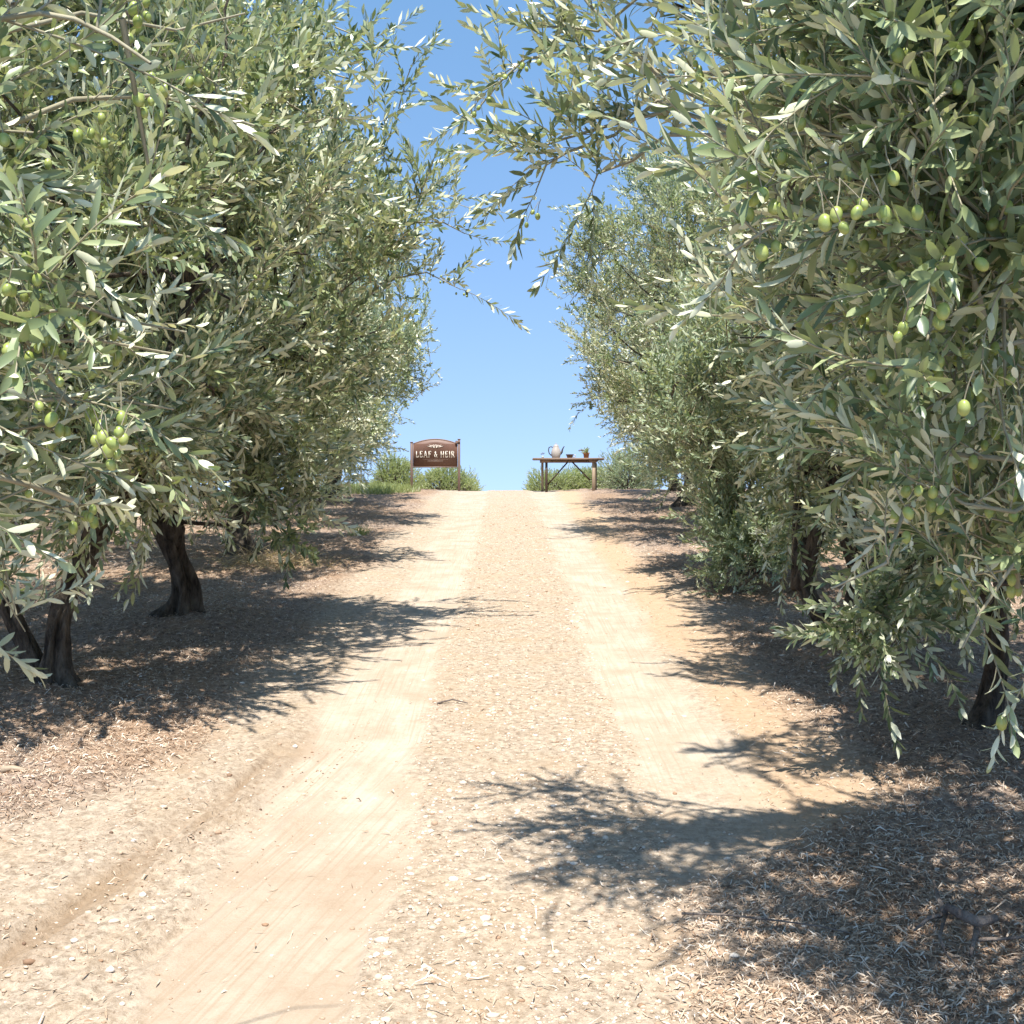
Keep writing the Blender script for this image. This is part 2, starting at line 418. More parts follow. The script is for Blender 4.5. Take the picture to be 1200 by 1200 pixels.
# ---------------------------------------------------------------- leaves and shoots
def leaf_pts(rng, base, d, nrm, L, W, detail, curl):
    if detail == 2: ts = np.array([0, .22, .5, .8, 1.0]); wd = np.array([.16, .74, 1.0, .80, .10])
    elif detail == 1: ts = np.array([0, .3, .72, 1.0]); wd = np.array([.15, .95, .8, .05])
    else: ts = np.array([0, .5, 1.0]); wd = np.array([.2, 1.1, .1])
    side = np.cross(d, nrm)
    bend = -curl * L
    c = base + np.outer(ts * L, d) + np.outer(bend * ts ** 2, nrm)
    hw = (wd * W / 2)[:, None] * side[None]
    if detail == 2:
        up = (wd * W * 0.16)[:, None] * nrm[None]
        V = np.stack([c - hw + up, c, c + hw + up], 1).reshape(-1, 3); k = 3
    else:
        V = np.stack([c - hw, c + hw], 1).reshape(-1, 3); k = 2
    n = len(ts); i = np.arange(n - 1)[:, None] * k; j = np.arange(k - 1)[None]
    Q = np.stack([i + j, i + j + 1, i + k + j + 1, i + k + j], -1).reshape(-1, 4)
    return V, Q
def make_shoot(seed, detail, L=0.34, pairs=11, leafL=0.062, leafW=0.0165, bendy=0.25):
    rng = np.random.RandomState(seed)
    mb = MB()
    ts = np.linspace(0, 1, 6)
    pts = np.stack([bendy * L * ts ** 2, 0.03 * L * np.sin(ts * 5 + seed), L * ts * (1 - .1 * ts)], -1)
    mb.tube(pts, np.linspace(0.0023, 0.0009, 6), 4 if detail == 2 else 3, 1, cap=False)
    f = lambda t: np.array([np.interp(t, ts, pts[:, k]) for k in range(3)])
    ang0 = rng.rand() * 6.28
    for q in range(pairs + 1):
        t = 0.06 + 0.93 * q / pairs
        p = f(t); tan = f(min(t + .05, 1.02)) - f(t - .05); tan /= np.linalg.norm(tan)
        ax = np.cross(tan, [0.1, 1, 0]); ax /= np.linalg.norm(ax); ay = np.cross(tan, ax)
        for sgn in (0, 1):
            if rng.rand() < 0.07: continue
            a = ang0 + q * np.pi / 2 + sgn * np.pi + rng.normal(0, .3)
            rad = np.cos(a) * ax + np.sin(a) * ay
            th = R(rng.normal(42, 11)) * (1 - 0.42 * t)
            if q == pairs: th = R(rng.uniform(8, 22))
            d = np.cos(th) * tan + np.sin(th) * rad; d /= np.linalg.norm(d)
            nrm = tan - d * (tan @ d); nrm /= np.linalg.norm(nrm)
            tw = rng.normal(0, .6); sd = np.cross(d, nrm); nrm = np.cos(tw) * nrm + np.sin(tw) * sd
            l = leafL * (.82 if detail == 2 else 1) * (0.75 + 0.4 * math.sin(math.pi * min(1, t * 1.05))) * rng.uniform(.6, 1.2)
            V, Q = leaf_pts(rng, p, d, nrm, l, leafW * (.68 if detail == 2 else 1) * rng.uniform(.85, 1.2), detail, rng.normal(0.10, .18))
            mb.add(V, Q, 0, tone=np.full(len(V), rng.rand()))
    V = np.vstack(mb.V); Q = np.vstack(mb.Q); mi = np.concatenate(mb.MQ); tn = np.concatenate(mb.tone)
    return V, Q, mi, tn
NPROT = 10
PROT = {d: [make_shoot(100 + k, d, L=0.26 + 0.02 * k, pairs=9 + k // 2 + (d == 2), bendy=0.08 + 0.05 * (k % 6)) for k in range(NPROT)] for d in (0, 1, 2)}
BUSH = [make_shoot(300 + k, 0, L=0.30, pairs=12, leafL=0.05, leafW=0.022, bendy=0.15) for k in range(5)]

def basis(A, X):
    """A (n,3) axes -> local z ; X hint -> local x"""
    z = A / (np.linalg.norm(A, axis=1)[:, None] + 1e-9)
    x = X - z * np.sum(X * z, 1)[:, None]; x /= np.linalg.norm(x, axis=1)[:, None] + 1e-9
    y = np.cross(z, x)
    return np.stack([x, y, z], -1)            # columns
def scatter_shoots(mb, P, A, X, Sc, rng, protos, det=None):
    """append transformed prototype shoots; det = array choosing the detail set"""
    B = basis(A, X); k = rng.randint(0, len(protos[0]), len(P))
    det = np.zeros(len(P), int) if det is None else det
    for d in range(len(protos)):
        for i in range(len(protos[d])):
            s = np.where((k == i) & (det == d))[0]
            if not len(s): continue
            V, Q, mi, tn = protos[d][i]
            W = np.einsum('nij,vj->nvi', B[s] * Sc[s][:, None, None], V) + P[s][:, None]
            n = len(V)
            QQ = (Q[None] + (np.arange(len(s)) * n)[:, None, None]).reshape(-1, 4)
            sh = rng.uniform(-.22, .22, len(s))
            mb.add(W.reshape(-1, 3), QQ, np.tile(mi, len(s)), tone=np.clip(tn[None] + sh[:, None], 0, 1).ravel())
def unit(v): return v / (np.linalg.norm(v, axis=-1, keepdims=True) + 1e-9)
def curve(a, b, sag, n=6, side=None):
    t = np.linspace(0, 1, n)[:, None]
    p = a + (b - a) * t + np.array([0, 0, 1.0]) * sag * np.sin(t * np.pi)
    if side is not None:
        s_ = np.asarray(side); o_ = np.array([s_[1], -s_[0], .5 * s_[0]])
        p = p + s_ * np.sin(t * np.pi) + (.55 * s_ * np.sin(t * 9 + s_[0] * 40) + .5 * o_ * np.sin(t * 7 + s_[1] * 50)) * np.sin(t * np.pi)
    return p

olive_meshes = []
def olive_mesh(k):
    mb = MB(); prof = []
    for t in np.linspace(0, np.pi, 9): prof.append((max(1e-4, math.sin(t)) * (.0078 + .0006 * k), -math.cos(t) * (.0105 + .0008 * k)))
    mb.lathe(prof, 12)
    mb.tube([(0, 0, .010), (.002 * (k - 1), .001, .020), (.006 * (k - 1), .003, .036), (.012 * (k - 1), .002, .052)], .0011, 4, 1, cap=False)
    o = mb.build("olive", [M['olive'], M['twig']], smooth=True); me = o.data; bpy.data.objects.remove(o)
    return me
olive_meshes = [olive_mesh(k) for k in range(3)]
_ico = MB(); _ico.lathe([(max(1e-4, math.sin(t)) * .0082, -math.cos(t) * .0112) for t in np.linspace(0, np.pi, 5)], 6)
OLV = (np.vstack(_ico.V), np.vstack(_ico.Q))

def grow_crown(base, fork_pts, clumps, rng, leaf_mat, nbr=15, nsh=9, keep=None, shoot_scale=1.0, center=None, extra=None, dense_up=0.25, softkeep=None):
    """returns MB with leaves (0) and twigs (1), plus shoot bases. All in tree space."""
    mb = MB(); P = []; A = []; X = []; free = []
    base = np.array(base)
    cen = np.array(center if center is not None else (0, 0, 2.6))
    for (cx, cy, cz, r) in clumps:
        c = np.array([cx, cy, cz]); out = unit(c - cen + 1e-3)
        for q in range(nbr):
            d = unit(rng.normal(size=3) + 0.75 * out + np.array([0, 0, 0.1]))
            s0 = c + rng.normal(size=3) * r * .25 - out * r * .3
            e = c + d * r * rng.uniform(.7, 1.15) * np.array([1, 1, .9])
            sag = rng.uniform(-.02, .16) * r
            bp = curve(s0, e, sag, 6)
            if keep is not None:
                k = keep(e + d * .2 + base) * keep(e + base)
                if rng.rand() > k: continue
            mb.tube(bp, np.linspace(0.0055, 0.0022, 6), 4, 1, cap=False)
            m = nsh + rng.randint(-2, 3)
            tt = np.sort(rng.uniform(.15, 1, m)); tt[-1] = 1.0
            for t in tt:
                p = np.array([np.interp(t * 5, np.arange(6), bp[:, i]) for i in range(3)])
                tan = unit(bp[min(5, int(t * 5) + 1)] - bp[max(0, int(t * 5) - 1)])
                a = unit(tan * (0.5 + .8 * (t == 1.0)) + rng.normal(size=3) * .55 + np.array([0, 0, dense_up]) + out * .25)
                P.append(p); A.append(a); free.append(0)
    if extra is not None:
        for bp, rad, m, fr in extra:
            bp = np.asarray(bp, float)
            n = len(bp)
            mb.tube(bp, np.linspace(rad, rad * .3, n), 6, 1, cap=False)
            m = int(m * (1.5 if fr == 2 else 1.2)); tt = np.linspace(.2, 1, m)
            for i_, t in enumerate(tt):
                p = np.array([np.interp(t * (n - 1), np.arange(n), bp[:, i]) for i in range(3)])
                tan = unit(bp[min(n - 1, int(t * (n - 1)) + 1)] - bp[max(0, int(t * (n - 1)) - 1)])
                a = unit(tan + np.array([0, 0, .15])) if t == 1 else unit(tan * 0.7 + rng.normal(size=3) * .5 + np.array([0, 0, .55]))
                P.append(p); A.append(a); free.append(fr)
    P = np.array(P); A = np.array(A); free = np.array(free)
    Xh = np.where((rng.rand(len(P)) < .6)[:, None], np.array([0, 0, -1.0]), np.array([0, 0, 1.0])) + rng.normal(size=(len(P), 3)) * .3
    Sc = rng.uniform(.75, 1.2, len(P)) * shoot_scale * np.where(free == 1, .8, np.where(free == 2, .85, 1.0))
    tips = P + A * (0.3 * Sc)[:, None] + base
    if keep is not None:
        k = np.array([keep(t) for t in tips]); k2 = np.array([softkeep(t) if softkeep else 1.0 for t in tips]); ok = (rng.rand(len(P)) < k) | ((free == 1) & (rng.rand(len(P)) < k2)) | (free == 2)
        P, A, Xh, Sc, tips = P[ok], A[ok], Xh[ok], Sc[ok], tips[ok]
    dist = np.linalg.norm(P + base - np.array([0, 0, EYE]), axis=1)
    # nothing may poke the lens
    ok = (dist > 1.5) & (np.linalg.norm(tips - np.array([0, 0, EYE]), axis=1) > 1.5)
    P, A, Xh, Sc, tips, dist = P[ok], A[ok], Xh[ok], Sc[ok], tips[ok], dist[ok]
    det = np.where(dist < 3.6, 2, np.where(dist < 8.5, 1, 0))
    scatter_shoots(mb, P, A, Xh, Sc, rng, [PROT[0], PROT[1], PROT[2]], det)
    return mb, P, A

def grow_trunk(root, limbs, rng, seed, flare=1.0, rad=.14, h=.9, lean=(0, 0), clumps=(), twin=False, mat='bark', own=None):
    """gnarled trunk, main limbs and the secondary limbs that reach each clump"""
    mb = MB()
    lx, ly = lean
    def stem(p0, lx, ly, rad, h, sd):
        ts = np.linspace(0, 1, 26); z = -0.12 + (h + .12) * ts
        fl = 1 + 1.1 * flare * np.exp(-np.clip(z + .02, 0, 9) / .11) + .18 * (ts > .8) * (ts - .8) * 5
        x = p0[0] + lx * ts ** 1.2 + .04 * np.sin(ts * 5 + sd); y = p0[1] + ly * ts ** 1.2 + .04 * np.cos(ts * 4 + sd)
        mb.tube(np.stack([x, y, z], -1), rad * fl * (1 - .18 * ts), 40, 0, wob=.42, seed=sd, groove=.75)
        return np.array([x[-1], y[-1], z[-1]])
    tops = [stem((0, 0), lx, ly, rad, h, seed * 3.1)]
    if twin: tops.append(stem((-rad * 1.5, .05), -lx * .8 - .1, ly, rad * .75, h * .95, seed * 3.1 + 5))
    ends = []
    if not limbs:
        nl = 4; a0 = rng.rand() * 6.28
        limbs = [(math.cos(a0 + i * 6.28 / nl + rng.normal(0, .2)) * .75, math.sin(a0 + i * 6.28 / nl) * .75, h + rng.uniform(.9, 1.5)) for i in range(nl)]
    for i, e in enumerate(limbs):
        t0 = tops[i % len(tops)]; e = np.array(e, float)
        p = curve(t0 - np.array([0, 0, .10]), e, rng.uniform(-.12, .12), 9, np.r_[rng.normal(size=2) * .08, 0])
        r0 = rad * (.72 if len(limbs) > 2 else .85)
        mb.tube(p, np.linspace(r0, r0 * .42, 9), 12, 0, wob=.2, seed=seed + i, groove=.25)
        ends.append(p)
    allp = np.vstack(ends)
    for (cx, cy, cz, r) in clumps:
        c = np.array([cx, cy, cz]); dd = np.linalg.norm(allp[2:] - c, axis=1) + np.maximum(0, allp[2:, 2] - cz) * .8
        s = allp[2:][np.argmin(dd)]
        p = curve(s, s + (c - s) * .86, rng.uniform(-.05, .18), 8, np.r_[rng.normal(size=2) * .12, 0])
        mb.tube(p, np.linspace(.019, .005, 8), 7, 0, wob=.12, seed=cx * 7)
    return mb

def auto_clumps(rng, zc, rx, ry, rz, n=26, r=.75, cx=0.0, cy=0.0, zmin=.7, skirt=()):
    out = []
    g = np.pi * (3 - 5 ** .5)
    for i in range(n):
        u = 1 - 2 * (i + .5) / n; th = g * i + rng.rand() * .5
        s = math.sqrt(1 - u * u); k = rng.uniform(.62, .8)
        x = cx + math.cos(th) * s * (rx - .35) * k / .72; y = cy + math.sin(th) * s * (ry - .35) * k / .72
        z = zc + u * (rz - .35) * k / .72
        out.append((x, y, max(z, zmin), r * rng.uniform(.8, 1.15)))
    for i in range(max(3, n // 5)):
        out.append((cx + rng.normal() * rx * .25, cy + rng.normal() * ry * .25, zc + rng.normal() * rz * .25, r))
    return out + list(skirt)

def hang_olives(root, name_base, P, A, base, rng, n_clusters, n_parts, big=None):
    """olives in little bunches below the shoots; the ones nearest the camera become parts of their own"""
    w_ = P + base; d = np.linalg.norm(w_ - np.array([0, 0, EYE]), axis=1)
    yy = np.maximum(w_[:, 1], .1); u = w_[:, 0] / yy; v = (w_[:, 2] - EYE) / yy
    vis = (np.abs(u) < .45) & (v < .45) & (v > -.4) & (w_[:, 1] > .8)
    cam_side = np.where(vis, d, d + 50)
    order = np.argsort(cam_side + rng.rand(len(d)) * 2.2)
    pick = order[:n_clusters * 3]; rng.shuffle(pick); pick = pick[:n_clusters]
    pts = []
    for i in pick:
        for q in range(rng.randint(2, 6)):
            pts.append(P[i] + A[i] * rng.uniform(.0, .10) + np.r_[rng.normal(size=2) * .017, -rng.uniform(.012, .055)])
    if big is not None: pts = list(big) + pts
    pts = np.array(pts)
    d = np.linalg.norm(pts + base - np.array([0, 0, EYE]), axis=1)
    if big is not None: d[:len(big)] = 0
    o_ = np.argsort(d); parts = pts[o_[:n_parts]]; rest = pts[o_[n_parts:]]
    for p in parts:
        o = bpy.data.objects.new("olive", olive_meshes[rng.randint(3)]); COL.objects.link(o)
        o.parent = root; o.location = p; o.rotation_euler = (rng.normal() * .3, rng.normal() * .3, rng.rand() * 6)
        s = rng.uniform(.72, 1.08); o.scale = (s, s, s)
    if len(rest):
        V, Q = OLV
        W = (rest[:, None] + V[None] * rng.uniform(.85, 1.15, len(rest))[:, None, None]).reshape(-1, 3)
        QQ = (Q[None] + (np.arange(len(rest)) * len(V))[:, None, None]).reshape(-1, 4)
        o = mesh_from("olives", W, QQ, [M['olive']], parent=root); o['kind'] = 'stuff'

TREES = {}
def olive_tree(x, y, seed, label, group, clumps, keep=None, center=(0, 0, 2.6), nbr=14, nsh=9, rad=.14, h=.9, lean=(0, 0), twin=False,
               limbs=None, extra=None, olives=(0, 0), big=None, mat='leaf', ss=1.0, up=.25, softkeep=None):
    up += .35
    rng = np.random.RandomState(seed)
    z = G(x, y) - .03
    root = empty("olive_tree", (x, y, z))
    tag(root, label, "olive tree", group)
    if keep is not None: clumps = [c for c in clumps if keep(np.array([x + c[0], y + c[1], z + c[2]])) > .3]
    tm = grow_trunk(root, limbs, rng, seed, rad=rad, h=h, lean=lean, clumps=clumps, twin=twin)
    tm.build("trunk", M['bark'], root, smooth=True)
    base = np.array([x, y, z])
    mb, P, A = grow_crown(base, None, clumps, rng, mat, nbr, nsh, keep, ss, center, extra, up, softkeep)
    mb.build("crown", [M[mat], M['twig']], root, smooth=True)
    if olives[0]: hang_olives(root, "olive", P, A, base, rng, olives[0], olives[1], big)
    print("tree", label[:40], "shoots", len(P))
    return root
def copy_tree(src, x, y, rz, sc, label, group):
    r = src.copy(); COL.objects.link(r)
    r.location = (x, y, G(x, y) - .03); r.rotation_euler = (0, 0, rz); r.scale = (sc, sc, sc)
    r['label'] = label; r['group'] = group
    for ch in list(src.children):
        c = ch.copy(); COL.objects.link(c); c.parent = r
        for g in ch.children:
            d = g.copy(); COL.objects.link(d); d.parent = c
    return r

def W3(px, py, d):
    """the world point that a branch of the photograph reaches at distance d"""
    return np.array([(px - 592) * d / 1400, d, EYE + (577 - py) * d / 1400])
def img(p):
    y = max(p[1], .05); return 592 + p[0] * 1400 / y, 577 - (p[2] - EYE) * 1400 / y
# where a leaf's shadow falls on the ground decides how far the crown may lean over the lane there: (y, |x| limit)
SH_L = [(0, -9), (2.85, -9), (2.95, 2.2), (4.9, 2.2), (5.4, 1.5), (5.9, .85), (6.6, .35), (7.2, .6), (7.7, 1.0), (8.1, 1.0), (8.6, .4), (9.3, .2), (10.3, .25), (10.9, 1.3), (11, 2.0), (12, 2.1), (13, 1.1),
        (13.8, .6), (14.6, .8), (15.6, 1.6), (17, 1.3), (18, .9), (19, .9), (20.3, .95), (21, 1.6), (22, 1.8), (23, 1.5), (24.5, 1.3), (26, 2.0), (40, 2.2)]
SH_R = [(0, -9), (2.7, -9), (2.95, 1.4), (3.3, .9), (3.5, .4), (3.8, .0), (4.1, -.2), (4.5, -.3), (4.75, .1), (4.9, .9), (5.2, 1.9), (5.4, 1.1), (5.7, .75), (6.05, .95), (6.3, 1.7), (7.0, 1.65), (7.3, 1.1),
        (7.7, .85), (8.6, .9), (9.6, 1.0), (10.1, 1.6), (10.6, 1.4), (11, .75), (12.5, .35), (14, .55), (15, 1.2), (15.6, 1.1), (16.5, .35), (18, .35), (19, .9), (20, .75), (21.5, 1.2), (23, .9), (24.5, 1.6), (26, 1.2), (40, 2)]
def shade_ok(sgn, p):
    h = max(0.0, p[2] - .06 * p[1]); lx_ = p[0] - SUN_TO.x / SUN_TO.z * h; ly_ = p[1] - SUN_TO.y / SUN_TO.z * h
    T = SH_L if sgn < 0 else SH_R
    lim = np.interp(ly_, [t[0] for t in T], [t[1] for t in T]) + .09 * math.sin(ly_ * 9 + h * 2) + .06 * math.sin(ly_ * 23)
    return float(np.clip((sgn * lx_ - lim) / .25 + .5, 0, 1))
def side_keep(sgn, table, soft=.12):
    """how far the crown reaches over the lane at each height: table of (z above eye ground, |x| limit)"""
    zs = [t[0] for t in table]; xs = [t[1] for t in table]
    def k(p):
        zz = p[2] - float(profile(np.array(p[1])))
        lim = np.interp(zz, zs, xs) + .22 * math.sin(p[1] * 4.1 + zz * 3.3) + .1 * math.sin(zz * 9 + p[1] * 2)
        if zz < .12: return 0.0
        return float(np.clip((sgn * p[0] - lim) / soft + .5, 0, 1)) * shade_ok(sgn, p)
    return k

GL = "olive trees of the left row"; GR = "olive trees of the right row"
rg = np.random.RandomState(5)
# --- left row
bL0 = np.array([LEFT[0][0], LEFT[0][1], G(*LEFT[0]) - .03])
def ex(base, pts, rad, m): return (np.array([W3(*q) for q in pts]) - base, rad, m, 2 if pts[-1][2] > 3 else 1)
x0 = bL0
exL0 = [ex(x0, [(-260, 250, 1.9), (-60, 180, 2.0), (90, 120, 2.05), (190, 115, 2.1), (300, 150, 2.15)], .007, 9),
        ex(x0, [(-260, 330, 1.9), (-60, 330, 1.9), (60, 345, 1.95), (140, 375, 2.0), (220, 390, 2.05)], .006, 9),
        ex(x0, [(-260, 430, 1.8), (-80, 440, 1.85), (40, 470, 1.9), (120, 465, 1.95), (205, 480, 2.0)], .006, 9),
        ex(x0, [(-260, 520, 1.8), (-60, 480, 1.9), (40, 400, 2.0), (120, 400, 2.1), (230, 420, 2.2)], .006, 9),
        ex(x0, [(-260, 100, 2.0), (-60, 60, 2.1), (100, 20, 2.2), (210, 40, 2.3), (290, 20, 2.3)], .006, 9),
        ex(x0, [(-240, 560, 1.9), (-60, 570, 2.0), (50, 590, 2.1), (110, 610, 2.15)], .004, 7),
        ex(x0, [(-240, 640, 2.0), (-80, 650, 2.1), (0, 690, 2.15), (30, 740, 2.2)], .004, 7),
        ex(x0, [(-200, 620, 1.9), (-60, 600, 2.0), (0, 640, 2.1), (20, 720, 2.1)], .005, 6),
        ex(x0, [(-200, 700, 1.9), (-60, 720, 2.0), (-20, 750, 2.1)], .004, 5)]
bigL0 = [W3(px, py, d * .90) - x0 for px, py, d in ((122, 512, 1.9), (133, 520, 1.88), (141, 506, 1.9), (128, 528, 1.9), (138, 532, 1.92), (146, 515, 1.93), (120, 500, 1.92), (131, 545, 1.9), (113, 517, 1.94), (144, 490, 1.94), (62, 492, 1.9), (48, 476, 1.9), (72, 448, 1.9),
         (160, 15, 2.1), (165, 30, 2.1), (176, 24, 2.12), (155, 50, 2.1), (139, 52, 2.08), (121, 32, 2.1), (118, 45, 2.1), (160, 68, 2.1), (175, 8, 2.15), (181, 95, 2.12), (214, 82, 2.1), (212, 108, 2.12), (225, 100, 2.13), (235, 98, 2.12), (180, 122, 2.13), (168, 118, 2.12), (172, 135, 2.12), (196, 110, 2.15), (190, 140, 2.15), (165, 120, 2.1), (28, 172, 2.0), (9, 167, 2.0), (96, 380, 2.0), (88, 372, 2.0), (52, 388, 2.0), (35, 265, 2.0))]
cl = []
for q in range(34):
    a = rg.rand() * 6.28; cl.append((math.cos(a) * rg.uniform(.1, .95), math.sin(a) * rg.uniform(.1, .75), rg.uniform(1.5, 3.2), rg.uniform(.4, .6)))
rg = np.random.RandomState(15)
for q in range(22):
    yy = rg.uniform(1.75, 2.45); zz = rg.uniform(1.35, 2.75); xx = -rg.uniform(.62, 1.25)
    cl.append((xx - x0[0], yy - x0[1], zz - x0[2], .33))
def keepL0(p, soft=False):
    u, v = img(p)
    if p[1] < .9: return 1.0 if p[0] < -.9 else 0.0
    if p[1] > 3.0: return 0.0
    lim = np.interp(v, [-600, 0, 60, 150, 300, 420, 520, 620, 760, 850, 900], [330, 300, 310, 280, 190, 230, 170, 60, 15, -20, -300]) + 30 * math.sin(v * .09)
    k = float(np.clip((lim + (45 if soft else 0) - u) / 40 + .5, 0, 1))
    return k if soft else k * shade_ok(-1, p)
olive_tree(*LEFT[0], 11, "nearest olive tree at the left edge, with large leaves and bunches of green olives", GL, cl, keepL0,
           center=(0, 0, 2.4), nbr=11, nsh=7, softkeep=lambda p: keepL0(p, True) * (1.0 if p[1] + .42 * p[2] < 3.15 else 0.0), extra=exL0, olives=(110, 95), big=bigL0, rad=.13)
kL1 = side_keep(-1, [(0, 1.75), (.8, 1.5), (1.6, 1.2), (2.4, .9), (3.4, .5), (3.8, .7), (4.3, 1.2), (4.8, 1.9), (6, 2.8)])
rr = np.random.RandomState(21)
olive_tree(*LEFT[1], 21, "left row olive tree with twin leaning trunks, second from the camera", GL,
           auto_clumps(rr, 3.1, 1.9, 1.75, 2.15, 34, .66, zmin=1.4, skirt=[(-.5, -.7, 1.25, .5), (.5, -.6, 1.35, .45), (.75, 0, 1.3, .45), (-.3, -1.0, 1.0, .4)]), kL1,
           ss=1.35, lean=(.22, .05), rad=.072, h=.95, twin=True, olives=(260, 60), nbr=10, limbs=[(.75, .2, 2.3), (-.7, .3, 2.3), (.35, -.7, 2.2), (-.4, -.6, 2.3)])
x2 = np.array([LEFT[2][0], LEFT[2][1], G(*LEFT[2]) - .03])
exL2 = [ex(x2, [(380, 330, 9.0), (430, 280, 8.9), (480, 262, 8.8), (520, 262, 8.8), (545, 275, 8.8)], .012, 9), ex(x2, [(400, 380, 9.0), (450, 330, 8.9), (500, 320, 8.8), (540, 340, 8.8)], .010, 8),
        ex(x2, [(420, 300, 9.4), (470, 240, 9.3), (510, 225, 9.3), (540, 240, 9.3)], .010, 7)]
kL2 = side_keep(-1, [(0, 1.7), (.6, 1.3), (1.2, 1.25), (2.4, .75), (3.2, .22), (4.0, .28), (4.4, .9), (4.9, 1.5), (5.4, 2.1)])
rr = np.random.RandomState(22)
olive_tree(*LEFT[2], 22, "left row olive tree with a thick flared trunk forking low, third from the camera", GL,
           auto_clumps(rr, 3.1, 2.25, 1.8, 2.3, 38, .72, zmin=1.5, skirt=[(.85, -.3, 1.0, .40), (.95, -.1, .75, .32), (.6, -.4, 1.3, .45), (-.5, -.5, 1.0, .35), (1.75, -.2, 3.2, .6), (1.8, .3, 3.7, .5), (1.6, -.6, 2.6, .5), (1.5, .1, 2.1, .5), (1.6, -.4, 3.9, .45)]), kL2,
           ss=1.35, extra=exL2, rad=.095, h=.6, olives=(340, 40), nbr=11, limbs=[(.6, -.1, 1.9), (-.7, -.1, 1.75), (.1, .7, 2.1), (.0, -.6, 2.2)])
kL3 = side_keep(-1, [(0, 2.1), (.6, 1.7), (2.4, .85), (3.6, .5), (4.6, .8), (5.4, 1.6)])
rr = np.random.RandomState(23)
tA = olive_tree(*LEFT[3], 23, "left row olive tree with low hanging sprays, fourth from the camera", GL,
           auto_clumps(rr, 2.9, 2.3, 2.1, 2.3, 36, .78, zmin=.75, skirt=[(1.9, -.2, 2.9, .6), (1.95, .3, 3.6, .6), (1.7, 0, 2.2, .6)]), kL3, rad=.11, h=.8, olives=(160, 0), ss=1.25, nbr=12)
kL4 = side_keep(-1, [(0, 2.3), (.6, 2.0), (2.4, 1.1), (3.4, .85), (4.4, 1.2), (5.2, 1.9)])
rr = np.random.RandomState(24)
tB = olive_tree(*LEFT[4], 24, "left row olive tree fifth from the camera, rounded crown", GL,
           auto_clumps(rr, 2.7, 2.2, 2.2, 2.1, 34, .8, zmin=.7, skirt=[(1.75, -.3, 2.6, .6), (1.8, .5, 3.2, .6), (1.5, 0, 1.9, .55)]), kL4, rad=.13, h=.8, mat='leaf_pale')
kL5 = side_keep(-1, [(0, 2.6), (1, 2.3), (2.4, 1.75), (3.4, 1.75), (4.4, 2.3)])
rr = np.random.RandomState(25)
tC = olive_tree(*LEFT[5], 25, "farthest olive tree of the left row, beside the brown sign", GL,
           auto_clumps(rr, 2.3, 1.9, 2.2, 1.8, 32, .75, zmin=.6, skirt=[(1.3, 0, 2.2, .6), (1.3, 0, 2.9, .5), (1.1, .2, 1.4, .6)]), kL5, rad=.12, h=.7, mat='leaf_pale')

# --- right row
x1 = np.array([RIGHT[0][0], RIGHT[0][1], G(*RIGHT[0]) - .03])
exR0 = [ex(x1, [(980, 60, 3.6), (860, 90, 3.8), (760, 85, 3.9), (700, 72, 4.0), (660, 66, 4.0), (615, 72, 4.0), (585, 100, 4.0), (562, 128, 4.0)], .009, 12),
        ex(x1, [(900, 150, 3.6), (780, 100, 3.7), (740, 60, 3.7), (690, 10, 3.8), (660, -30, 3.8)], .010, 9),
        ex(x1, [(900, 170, 3.6), (790, 130, 3.7), (710, 150, 3.7), (660, 165, 3.7), (620, 178, 3.7)], .008, 11),
        ex(x1, [(860, 160, 3.6), (770, 120, 3.7), (720, 160, 3.7), (665, 180, 3.7), (640, 195, 3.7), (628, 225, 3.7)], .007, 8),
        ex(x1, [(860, 160, 3.6), (780, 160, 3.7), (740, 190, 3.7), (700, 205, 3.7), (690, 232, 3.7)], .007, 8),
        ex(x1, [(1000, 20, 3.6), (860, 10, 3.8), (760, -10, 3.9), (700, 40, 4.0), (665, 35, 4.0), (640, 35, 4.0)], .008, 10),
        ex(x1, [(1300, 240, 2.0), (1150, 250, 1.85), (1040, 250, 1.75), (960, 255, 1.7), (900, 268, 1.68), (850, 300, 1.68)], .006, 9),
        ex(x1, [(1330, 120, 2.0), (1180, 130, 1.9), (1050, 150, 1.8), (960, 130, 1.8), (900, 100, 1.8)], .006, 9),
        ex(x1, [(1330, 30, 2.1), (1180, 40, 2.0), (1050, 60, 2.0), (940, 40, 2.0), (860, 60, 2.0)], .006, 9),
        ex(x1, [(1400, 420, 2.0), (1200, 400, 1.9), (1080, 420, 1.85), (990, 430, 1.9), (920, 400, 1.95)], .006, 9),
        ex(x1, [(1400, 560, 2.1), (1200, 540, 1.9), (1100, 530, 1.9), (1060, 600, 1.85), (1040, 660, 1.8), (975, 690, 1.8)], .006, 8),
        ex(x1, [(1400, 560, 2.1), (1260, 560, 1.9), (1190, 600, 1.8), (1130, 590, 1.8), (1080, 560, 1.8)], .006, 8),
        ex(x1, [(1400, 660, 2.1), (1290, 680, 1.9), (1225, 720, 1.8), (1215, 760, 1.8)], .005, 6),
        ex(x1, [(1400, 620, 2.1), (1260, 620, 1.9), (1190, 660, 1.8), (1150, 720, 1.8), (1130, 760, 1.8)], .005, 6)]
